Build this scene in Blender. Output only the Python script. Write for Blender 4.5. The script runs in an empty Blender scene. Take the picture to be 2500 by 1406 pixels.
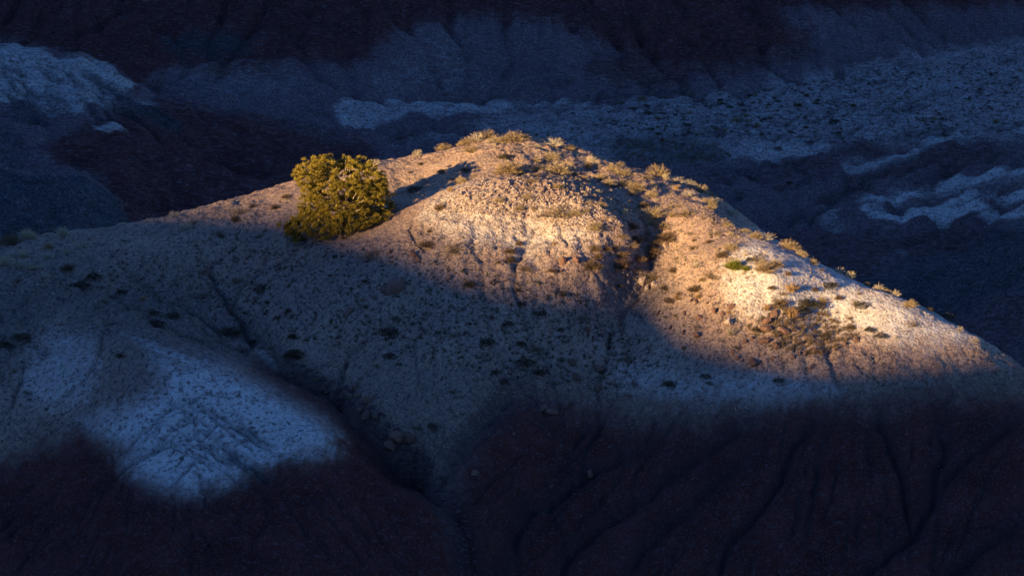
import bpy, math
import numpy as np
from mathutils import Vector

# ---------------------------------------------------------------- camera, sky, sun, exposure
S = bpy.context.scene
COL = S.collection
CAM_Z, PITCH, FPX = 33.0, math.radians(18.0), 6744.0       # eye height, downward pitch, focal length for a 2500 wide frame
SUN_AZ, SUN_EL = math.radians(38.0), math.radians(12.0)    # direction the light travels: azimuth from +X, and elevation
cam_d = bpy.data.cameras.new('camera'); cam = bpy.data.objects.new('camera', cam_d); COL.objects.link(cam)
cam.location = (0, 0, CAM_Z); cam.rotation_euler = (math.pi/2 - PITCH, 0, 0)
cam_d.sensor_width = 36; cam_d.lens = FPX/2500*36; cam_d.clip_start = 0.5; cam_d.clip_end = 8000
S.camera = cam

world = bpy.data.worlds.new('World'); S.world = world; world.use_nodes = True
wn = world.node_tree; wn.nodes.clear()
sky = wn.nodes.new('ShaderNodeTexSky'); sky.sky_type = 'NISHITA'; sky.sun_disc = False
sky.sun_elevation = SUN_EL; sky.sun_rotation = math.radians(180) + (math.pi/2 - SUN_AZ)
sky.altitude = 1700; sky.air_density = 1.0; sky.dust_density = 0.3; sky.ozone_density = 6.0
tint = wn.nodes.new('ShaderNodeMix'); tint.data_type = 'RGBA'; tint.blend_type = 'MULTIPLY'; tint.inputs[0].default_value = 1
tint.inputs[7].default_value = (0.75, 0.74, 0.88, 1)      # evenly cool: the photograph's cold white balance
bg = wn.nodes.new('ShaderNodeBackground'); bg.inputs[1].default_value = 0.102
wo = wn.nodes.new('ShaderNodeOutputWorld')
wn.links.new(sky.outputs[0], tint.inputs[6]); wn.links.new(tint.outputs[2], bg.inputs[0]); wn.links.new(bg.outputs[0], wo.inputs[0])

sun_d = bpy.data.lights.new('sun', 'SUN'); sun = bpy.data.objects.new('sun', sun_d); COL.objects.link(sun)
sun_d.energy = 5.0; sun_d.angle = math.radians(0.53); sun_d.color = (1.0, 0.68, 0.32)
LDIR = Vector((math.cos(SUN_AZ)*math.cos(SUN_EL), math.sin(SUN_AZ)*math.cos(SUN_EL), -math.sin(SUN_EL)))
sun.rotation_euler = LDIR.to_track_quat('-Z', 'Y').to_euler()
sun.location = (-60, -20, 80)
S.view_settings.view_transform = 'Standard'; S.view_settings.look = 'None'
S.view_settings.gamma = 1; S.view_settings.exposure = 1.45; S.view_settings.use_curve_mapping = False
S.render.engine = 'CYCLES'; S.cycles.max_bounces = 5; S.cycles.diffuse_bounces = 3; S.cycles.transparent_max_bounces = 4
S.cycles.caustics_reflective = False; S.cycles.caustics_refractive = False

rng = np.random.default_rng(7)

# ---------------------------------------------------------------- noise
_p = np.random.default_rng(3).permutation(4096).astype(np.int64)
_a = np.random.default_rng(4).random(4096)*2*np.pi
_gx, _gy = np.cos(_a), np.sin(_a)
def pn(x, y):
    x = np.asarray(x, float); y = np.asarray(y, float)
    xi = np.floor(x).astype(np.int64); yi = np.floor(y).astype(np.int64)
    xf = x-xi; yf = y-yi
    u = xf*xf*xf*(xf*(xf*6-15)+10); v = yf*yf*yf*(yf*(yf*6-15)+10)
    def g(i, j, dx, dy):
        h = _p[(_p[(xi+i) & 4095] + yi + j) & 4095]
        return _gx[h]*dx + _gy[h]*dy
    a = g(0, 0, xf, yf); b = g(1, 0, xf-1, yf); c = g(0, 1, xf, yf-1); d = g(1, 1, xf-1, yf-1)
    return ((a+u*(b-a)) + v*((c+u*(d-c))-(a+u*(b-a))))*1.5
def fbm(x, y, o=4, gain=0.5):
    s = 0; amp = 1; f = 1
    for k in range(o):
        s = s + amp*pn(x*f+17.3*k, y*f-9.1*k); amp *= gain; f *= 2.03
    return s
def sstep(a, b, x):
    t = np.clip((x-a)/(b-a), 0, 1); return t*t*(3-2*t)

# ---------------------------------------------------------------- rays of the photograph's pixels (2500 x 1406)
CP, SP = math.cos(PITCH), math.sin(PITCH)
def ray(px, py):
    a = (np.asarray(px, float)-1250)/FPX; b = (703-np.asarray(py, float))/FPX
    return a, CP + b*SP, -SP + b*CP
def at(px, py, y):
    dx, dy, dz = ray(px, py); t = y/dy
    return (dx*t, y, CAM_Z+dz*t)
def project(x, y, z):
    zz = z-CAM_Z; depth = y*CP - zz*SP; up = y*SP + zz*CP
    return 1250+FPX*x/depth, 703-FPX*up/depth

# ---------------------------------------------------------------- the lie of the land: surveyed spots, joined by a thin plate
HILL = [(-300,640,119),(0,592,117.3),(150,580,117.4),(330,566,117.5),(450,527,118.5),(600,482,119.7),(720,445,120.1),(920,402,120.7),
 (1130,354,121.9),(1280,336,122.4),(1400,366,119.8),(1500,402,118.4),(1650,433,116.9),(1750,492,113.5),(1900,590,108.6),(2050,668,106),
 (2200,728,104),(2350,802,102.6),(2450,862,101.4),(2560,945,100.0),(2750,1090,97.5),
 (1300,560,109.5),(1300,700,106),(1300,900,102.5),(1300,1100,99),(1300,1250,96.5),(1300,1406,94),(1300,1600,91),
 (500,740,110),(640,830,107.8),(850,940,103.6),(1000,1170,98.6),(1160,1406,93),(1230,1560,89.5),
 (300,820,104),(450,900,100.4),(470,1000,98.5),(450,1150,95.5),(400,1300,92.3),(380,1420,90),(370,1600,87),
 (700,960,100.0),(800,1060,97.2),(850,1200,94.5),(850,1406,90),(850,1600,86.5),(650,1100,96.6),(600,1300,92.2),
 (100,1000,101),(100,1200,97),(0,1406,92),(0,1600,88),(-300,1000,101),(-300,1406,92),
 (0,700,112),(200,700,111.3),(0,850,106),(200,850,104.8),(400,650,112.5),(700,650,112),(700,760,108),(900,800,105.5),(1000,900,102.2),
 (1100,1000,99.6),(1150,1200,95.8),(250,620,114.8),(-300,750,111),
 (1600,810,104.1),(1540,760,106.2),(1600,1000,100.3),(1600,1200,97),(1600,1406,94),(1600,1600,91),(2000,780,102.9),(2000,900,100.2),(2000,1050,97.8),(2000,1200,95.3),
 (2000,1406,92.3),(2000,1600,89.5),(2400,1000,97.5),(2350,900,99.9),(2400,1200,94.5),(2400,1406,91),(2400,1600,88),(2750,1200,94),(2750,1406,90),(2750,1600,87),
 (1800,610,106.3),(1900,680,103.9),(1550,600,109.4),(1555,650,108.5),(1550,700,107.7),(1430,640,107.2),(1800,700,104),(1750,560,109.5),(1660,640,106.6),(1530,560,109.2),
 (1450,525,109.4),(1250,500,110.5),(1350,505,110.2),(1150,460,113),(1250,425,116),(1085,520,111.2),(1000,480,116.4),(1080,435,118.3),(1000,560,111),(830,575,113.5),
 (830,490,117),(1130,405,118.4),(1020,415,119.8),(1500,475,112.3),(1400,425,116.8),(1600,480,113),(1700,520,110.8),(600,560,115.6),(700,520,116.5),
 (2150,770,102.6),(2250,800,102)]
BACK = [(1400,350,212),(1900,280,222),(2500,150,241),(1650,300,219),(2200,250,225),(2500,300,216),(2800,200,232),(1200,330,213),
 (1300,240,227.5),(1100,235,228),(1900,172,238),(1600,210,232),(2300,95,251),(2500,62,256),(2800,20,262),
 (1300,100,234.3),(1300,0,239.6),(1600,80,240),(1600,0,244),(1900,80,243.5),(1900,0,248),(2300,0,256),(2500,0,260),
 (870,200,225),(900,290,216),(1000,330,212.5),(1100,262,219.5),(900,120,229),(900,0,236),(600,0,236),(600,200,222),(400,160,226),(300,0,237),(0,0,238),
 (600,262,215),(750,300,211.5),(800,230,221),(0,60,235),(300,100,229),
 (-300,80,206),(0,112,201),(130,135,200.5),(250,157,200),(300,190,199),(370,242,197.5),(100,200,193.5),(100,300,185.5),(100,370,181),(0,300,184),(250,250,191),
 (450,262,198),(600,295,198),(740,322,200),(880,347,202),(500,400,183),(500,500,174.5),(700,400,187),(300,540,172),(350,330,188),(700,460,182),(300,430,178),
 (0,418,168),(100,424,168),(200,433,168),(260,465,167),(330,555,163.5),(100,540,158),(0,540,157),(200,540,159),(-300,420,168),
 (2000,400,212),(2500,400,206.5),(2400,480,202.6),(2100,540,200),(2200,440,207.5),(1800,450,209),(1900,520,202),(2000,600,194),(2500,560,193),(2300,540,199),(2250,640,188),(2300,700,181.5),
 (2500,700,177),(2150,680,184.5),(2450,800,164),(2400,748,162),(2500,722,162.5),(2700,690,163),(2300,800,160.5),(2800,500,190)]
RAWP = [(-25,127,-8),(-12,130,-8),(0,131,-7.5),(8,127,-7),(13,121,-6),(17,115,-6),(21,111,-6.5),(26,108,-8),(-35,127,-9.5),
 (-30,142,-17),(-12,146,-19),(0,150,-21),(10,146,-20),(20,136,-17),(28,126,-14.5),(36,118,-14),(-36,140,-16.5),
 (10,168,-26),(20,160,-25),(30,146,-22),(0,175,-25.5),(-8,178,-24),(-15,165,-22.5),(40,140,-20),(16,185,-27.5),(28,172,-27),(22,200,-27.5),
 (-20,188,-22.5),(-30,177,-19),(-22,176,-20.5),(-40,176,-18.5),
 (-35,216,-20.5),(-50,214,-18.5),(-20,211,-22),(-60,205,-14),
 (-40,262,-7),(0,262,-8.5),(30,275,-10.5),(50,285,-11),(-70,250,-9),(70,270,-12),(-40,290,2),(0,290,0),(40,305,-2),(80,300,-3),(-80,290,0),
 (-39,208,-17.5),(-33,206.5,-18),(-28,204.5,-19),(-46,208,-16.5),(-32,174.5,-17.8),(-28,173,-18.2),(-37,174.5,-17.3),
 (-70,120,-6),(-70,160,-13),(-70,190,-11),(70,110,-16),(70,150,-22),(75,200,-22),(-50,95,-8),(50,90,-14),(0,80,-12),(-30,78,-11),(30,76,-14)]
cpx = []
for (a, b, c) in HILL + BACK: cpx.append(at(a, b, c))
for (a, b, c) in HILL[:21]:
    if a >= 1900: x_, y_, z_ = at(a, b, c); cpx.append((x_+1.0, y_+2.8, z_-1.9))
CPTS = np.array(cpx + [tuple(map(float, p)) for p in RAWP])
def _k(r2): return 0.5*r2*np.log(r2+1e-9)
SC = 40.0
def _fit():
    P = CPTS[:, :2]/SC; n = len(P)
    d2 = ((P[:, None]-P[None])**2).sum(-1)
    A = np.zeros((n+3, n+3)); A[:n, :n] = _k(d2) + np.eye(n)*2e-5
    A[:n, n] = 1; A[:n, n+1:] = P; A[n, :n] = 1; A[n+1:, :n] = P.T
    return np.linalg.solve(A, np.concatenate([CPTS[:, 2], [0, 0, 0]]))
W = _fit()
def tps(x, y):
    x = np.asarray(x, float); y = np.asarray(y, float); sh = x.shape
    x = x.ravel()/SC; y = y.ravel()/SC; out = np.empty(x.size); P = CPTS[:, :2]/SC
    for i in range(0, x.size, 40000):
        a = x[i:i+40000, None]; b = y[i:i+40000, None]
        out[i:i+40000] = _k((a-P[:, 0])**2+(b-P[:, 1])**2) @ W[:-3] + W[-3] + W[-2]*a[:, 0] + W[-1]*b[:, 0]
    return out.reshape(sh)
# coarse table of the plate, read with a cubic
TX = np.arange(-110, 110.01, 0.5); TY = np.arange(60, 320.01, 0.5)
gx, gy = np.meshgrid(TX, TY)
TAB = tps(gx, gy)
def outer(x, y):
    r = np.hypot(x, y+32)
    rim = 50*sstep(62, 22, r)
    far = 10*fbm(x/260+3, y/260, 3) + 2.5*fbm(x/60, y/60+5, 3)
    return -19 + far*sstep(70, 160, r)*1.0 + rim
def cubic(tab, x0, y0, step, x, y):
    ny, nx = tab.shape
    u = np.clip((x-x0)/step, 1, nx-3.001); v = np.clip((y-y0)/step, 1, ny-3.001)
    i = u.astype(int); j = v.astype(int); u = u-i; v = v-j
    def w(t): return (-.5*t+t*t-.5*t**3, 1-2.5*t*t+1.5*t**3, .5*t+2*t*t-1.5*t**3, -.5*t*t+.5*t**3)
    wu = w(u); wv = w(v); out = 0
    for b in range(4):
        row = 0
        for a in range(4): row = row + wu[a]*tab[j+b-1, i+a-1]
        out = out + wv[b]*row
    return out
def base(x, y):
    m = sstep(105, 78, np.abs(x))*sstep(62, 82, y)*sstep(318, 285, y)
    return outer(x, y)*(1-m) + cubic(TAB, TX[0], TY[0], 0.5, x, y)*m

def march(fn, px, py, y0=84.0, y1=285.0, step=0.25):
    dx, dy, dz = ray(np.atleast_1d(px), np.atleast_1d(py))
    ys = np.arange(y0, y1, step)
    t = ys[None]/dy[:, None]; X = dx[:, None]*t; Z = CAM_Z+dz[:, None]*t
    below = fn(X, np.broadcast_to(ys, X.shape)) > Z
    k = np.where(below.any(1), below.argmax(1), len(ys)-1); k = np.maximum(k, 1)
    lo = ys[k-1]; hi = ys[k]
    for _ in range(9):
        mid = (lo+hi)/2; tm = mid/dy
        b = fn(dx*tm, mid) > CAM_Z+dz*tm
        hi = np.where(b, mid, hi); lo = np.where(b, lo, mid)
    tm = hi/dy
    return dx*tm, hi, CAM_Z+dz*tm

# ---------------------------------------------------------------- gullies seen in the photograph (polylines in photo pixels: path, width m, depth m)
def zc(ox, oy, s, pts): return [(ox+x/s, oy+y/s) for (x, y) in pts]
Z6 = lambda p: zc(1500, 800, 2.32, p)
Z5 = lambda p: zc(700, 600, 1.744, p)
Z1 = lambda p: zc(600, 280, 3.514, p)
Z2 = lambda p: zc(1200, 280, 3.514, p)
GUL = [
 (Z5([(-60,480),(0,540),(110,590),(210,640),(290,740),(400,840),(500,930),(590,1020),(690,1090),(770,1200),(800,1400),(830,1560)]), 0.50, 0.48),
 ([(500,650),(560,740),(640,830),(700,880)], .3, .15),
 (Z5([(960,590),(880,690),(760,830),(650,1030)]), 0.37, 0.36),
 (Z5([(1570,830),(1340,930),(1150,1060),(1010,1130),(930,1300),(915,1420)]), 0.34, 0.36),
 (Z5([(1570,1040),(1330,1200),(1210,1290),(1150,1420)]), 0.34, 0.36),
 (Z6([(820,490),(560,660),(380,770),(150,950),(-20,1080)]), 0.34, 0.36),
 (Z6([(1140,500),(1000,700),(930,890),(750,1100),(640,1210),(600,1400)]), 0.27, 0.36),
 (Z6([(1500,440),(1540,610),(1620,800),(1660,960),(1670,1130),(1640,1210)]), 0.20, 0.36),
 (Z6([(1880,520),(1870,700),(1810,830),(1810,950),(1740,1080),(1650,1190),(1480,1320),(1380,1420)]), 0.34, 0.43),
 (Z6([(2320,480),(2100,640),(1950,760),(1830,900)]), 0.31, 0.36),
 (Z6([(2330,1050),(2130,1200),(1930,1350),(1850,1430)]), 0.37, 0.36),
 (Z6([(780,700),(560,870),(400,1030),(180,1220),(50,1390)]), 0.34, 0.40),
 (Z6([(1080,850),(1030,1060),(980,1240)]), 0.20, 0.22),
 (Z6([(1900,480),(1780,600),(1830,720)]), 0.17, 0.22),
 (Z1([(1440,900),(1430,1000),(1450,1080),(1560,1180)]), .07, .16),
 (Z1([(1530,920),(1520,1000),(1490,1060)]), .07, .12),
 (Z2([(540,900),(580,960),(620,1030),(650,1120),(660,1190)]), .06, .16),
 (Z2([(560,1040),(500,1110),(480,1170),(520,1230)]), .05, .12),
 (Z2([(830,1030),(840,1060),(870,1070)]), .05, .1),
 (Z2([(1030,1120),(1040,1190),(1060,1230)]), .05, .1),
 (Z5([(360,390),(270,450),(240,520),(245,590)]), .1, .22),
 (Z5([(560,360),(545,450),(560,540),(580,640)]), .07, .12),
 (Z5([(85,480),(90,530),(110,560)]), .08, .14),
 ([(250,700),(400,800),(640,900),(760,960)], .25, .08),
 ([(460,1000),(480,1060),(560,1120),(640,1180)], .08, .14),
 ([(440,1080),(520,1130),(620,1190),(700,1260)], .08, .1),
 ([(560,1000),(640,1080),(700,1130)], .07, .1),
 ([(420,960),(390,1040),(330,1100)], .07, .1),
 ([(250,810),(245,870),(200,930),(120,990)], .09, .14),
 ([(60,870),(50,930),(30,1000)], .08, .12),
 ([(270,620),(380,720),(470,760),(560,820)], .2, .1),
]
_g = np.random.default_rng(12)
for k in range(38):                                   # fan of cracks over the white cap
    x0 = _g.uniform(400, 560); y0 = 930+abs(x0-470)*.25+_g.uniform(0, 130); s_ = 1 if _g.random() < .62 else -1
    L = _g.uniform(50, 170); a = _g.uniform(.45, .85) if s_ > 0 else _g.uniform(.5, 1.0)
    GUL.append(([(x0, y0), (x0+s_*L*.35, y0+L*.35*a+6), (x0+s_*L*.7, y0+L*.7*a), (x0+s_*L, y0+L*a+8)], _g.uniform(.05, .10), .16))
for k in range(70):                                   # fine rills on the red slope, running down to the left
    x0 = _g.uniform(1250, 2500); y0 = _g.uniform(970, 1330); L = _g.uniform(60, 200); f = np.interp(x0, [1250, 1900, 2200, 2500], [-1.1, -.5, .1, -.8])+_g.normal(0, .1)
    GUL.append(([(x0, y0), (x0+f*L*.5, y0+L*.5), (x0+f*L, y0+L)], _g.uniform(.06, .14), .16))
for k in range(40):                                   # and on the red flank of the left spur
    x0 = _g.uniform(20, 950); y0 = 1130+max(0, x0-700)*.25+_g.uniform(0, 200); L = _g.uniform(50, 160); f = np.interp(x0, [0, 400, 950], [-1.2, .1, .9])+_g.normal(0, .1)
    GUL.append(([(x0, y0), (x0+f*L*.5, y0+L*.5), (x0+f*L, y0+L)], _g.uniform(.05, .12), .12))
for k in range(34):                                   # short rills down the shaded and sunlit face
    x0 = _g.uniform(620, 1500); y0 = _g.uniform(600, 860); L = _g.uniform(40, 130); dx = (-.25 if x0 > 900 else .3)+_g.normal(0, .15)
    GUL.append(([(x0, y0), (x0+dx*L*.5, y0+L*.5), (x0+dx*L, y0+L)], .04, .09))
NH = len(GUL)
for k in range(30):                                   # streaked flank of the left-hand hill behind
    x0 = _g.uniform(-20, 300); y0 = 135+max(0, x0)*.16+_g.uniform(0, 90); L = _g.uniform(40, 130)
    GUL.append(([(x0, y0), (x0+L*.5, y0+L*.33), (x0+L, y0+L*.62)], .22, .5))
for k in range(60):                                   # low ledges across the wash
    x0 = _g.uniform(1300, 2450); y0 = _g.uniform(200, 400)-max(0, x0-1900)*.08; L = _g.uniform(50, 200)
    GUL.append(([(x0, y0), (x0+L*.35, y0-L*.03+_g.normal(0, 3)), (x0+L*.7, y0-L*.09+_g.normal(0, 3)), (x0+L, y0-L*.12)], _g.uniform(.12, .3), .3))
for k in range(26):                                   # drains over the low badlands at right
    x0 = _g.uniform(1850, 2480); y0 = _g.uniform(360, 520); L = _g.uniform(40, 120)
    GUL.append(([(x0, y0), (x0-L*.3, y0+L*.13), (x0-L*.6, y0+L*.3), (x0-L, y0+L*.36)], .25, .4))
GSEG = []
for gi, (pl, w_, d_) in enumerate(GUL):
    p = np.array(pl, float)
    q = [p[0]]
    for a, b in zip(p[:-1], p[1:]):
        n = max(1, int(np.hypot(*(b-a))/22))
        for k in range(1, n+1): q.append(a+(b-a)*k/n)
    q = np.array(q)
    q[1:-1] += rng.normal(0, 3.2, q[1:-1].shape)
    X, Y, Zz = march(base, q[:, 0], q[:, 1], *((84, 126) if gi < NH else (150, 262)))
    if gi >= NH and np.abs(np.diff(Y)).max() > 25: continue
    GSEG.append((np.stack([X, Y], 1), w_, d_))

def carve_lines(x, y):
    out = np.zeros(x.shape)
    for (pts, w_, d_) in GSEG:
        r = w_*3.2
        bx = (x > pts[:, 0].min()-r) & (x < pts[:, 0].max()+r) & (y > pts[:, 1].min()-r) & (y < pts[:, 1].max()+r)
        if not bx.any(): continue
        xs = x[bx]; ys = y[bx]; dm = np.full(xs.shape, 1e9)
        for a, b in zip(pts[:-1], pts[1:]):
            ab = b-a; t = np.clip(((xs-a[0])*ab[0]+(ys-a[1])*ab[1])/max(ab@ab, 1e-6), 0, 1)
            dm = np.minimum(dm, np.hypot(xs-a[0]-t*ab[0], ys-a[1]-t*ab[1]))
        # fade at both ends
        e = np.minimum(np.hypot(xs-pts[0, 0], ys-pts[0, 1]), np.hypot(xs-pts[-1, 0], ys-pts[-1, 1]))
        out[bx] = np.maximum(out[bx], d_*np.exp(-np.hypot(dm, .15*w_)/(w_*.62))*1.15*sstep(0, .8, e+.15))
    return out

# ---------------------------------------------------------------- rain: thousands of drops run down the slopes and leave rills
def blur(a, n=1):
    for _ in range(n):
        a = (np.roll(a, 1, 0)+np.roll(a, -1, 0)+2*a)/4; a = (np.roll(a, 1, 1)+np.roll(a, -1, 1)+2*a)/4
    return a
def rain(x0, x1, y0, y1, h, drops, steps, depth, rounds, noise_sc, noise_amp, wander):
    xs = np.arange(x0, x1, h); ys = np.arange(y0, y1, h); X, Y = np.meshgrid(xs, ys)
    H = base(X, Y)
    if y1 < 140: H = H - carve_lines(X, Y)
    H0 = H.copy(); H = H + noise_amp*fbm(X/noise_sc, Y/noise_sc, 4, .55)
    ny, nx = H.shape; flow = None
    for r in range(rounds):
        gyy, gxx = np.gradient(blur(H, 1), h)
        px = rng.uniform(2, nx-3, drops); py = rng.uniform(2, ny-3, drops)
        dx = np.zeros(drops); dy = np.zeros(drops)
        acc = np.zeros(ny*nx); life = rng.integers(steps//3, steps, drops)
        for s in range(steps):
            i = px.astype(int); j = py.astype(int); idx = j*nx+i
            gx_ = gxx.ravel()[idx]; gy_ = gyy.ravel()[idx]
            dx = dx*.45 - gx_; dy = dy*.45 - gy_
            n = np.hypot(dx, dy)+1e-6; dx /= n; dy /= n
            live = (life > s) & (np.hypot(gx_, gy_) > .02)
            acc += np.bincount(idx[live], minlength=ny*nx)
            px = np.clip(px+dx*live*.9+rng.normal(0, wander, drops)*live, 1, nx-2); py = np.clip(py+dy*live*.9+rng.normal(0, wander, drops)*live, 1, ny-2)
        acc = acc.reshape(ny, nx)
        f = np.log1p(acc/ max(1, acc.mean()*1.5))
        H = H - depth/rounds*blur(f, 1)
        flow = f if flow is None else flow+f
    return (x0, y0, h, (H0-H), blur(flow, 1)/rounds)
RN = rain(-30, 30, 84, 127, 0.085, 26000, 170, 0.085, 3, .8, .10, .06)
RF = rain(-72, 78, 150, 280, 0.3, 26000, 170, 0.42, 3, 2.6, .40, .05)
def bil(R, k, x, y):
    x0, y0, h = R[:3]; A = R[k]
    u = (x-x0)/h; v = (y-y0)/h; ny, nx = A.shape
    ins = (u > 1) & (u < nx-3) & (v > 1) & (v < ny-3)
    edge = np.clip(np.minimum(np.minimum(u, nx-u), np.minimum(v, ny-v))/12-.2, 0, 1)
    u = np.clip(u, 0, nx-2.001); v = np.clip(v, 0, ny-2.001); i = u.astype(int); j = v.astype(int); u = u-i; v = v-j
    return ((A[j, i]*(1-u)+A[j, i+1]*u)*(1-v)+(A[j+1, i]*(1-u)+A[j+1, i+1]*u)*v)*ins*edge

# ---------------------------------------------------------------- regions of differing clay and of painted light and shade, in photo pixels, each with a soft ragged edge
def poly_mask(px, py, P, feather):
    P = np.array(P, float)
    bx = (px > P[:, 0].min()-feather*2) & (px < P[:, 0].max()+feather*2) & (py > P[:, 1].min()-feather*2) & (py < P[:, 1].max()+feather*2)
    out = np.zeros(px.shape)
    if not bx.any(): return out
    x = px[bx]; y = py[bx]; d = np.full(x.shape, 1e9); ins = np.zeros(x.shape, bool)
    for a, b in zip(P, np.roll(P, -1, 0)):
        ab = b-a; t = np.clip(((x-a[0])*ab[0]+(y-a[1])*ab[1])/(ab@ab+1e-9), 0, 1)
        d = np.minimum(d, np.hypot(x-a[0]-t*ab[0], y-a[1]-t*ab[1]))
        c = (a[1] > y) != (b[1] > y)
        ins ^= c & (x < (b[0]-a[0])*(y-a[1])/(b[1]-a[1]+1e-12)+a[0])
    sd = np.where(ins, d, -d)
    out[bx] = sstep(-feather, feather, sd)
    return out
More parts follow.
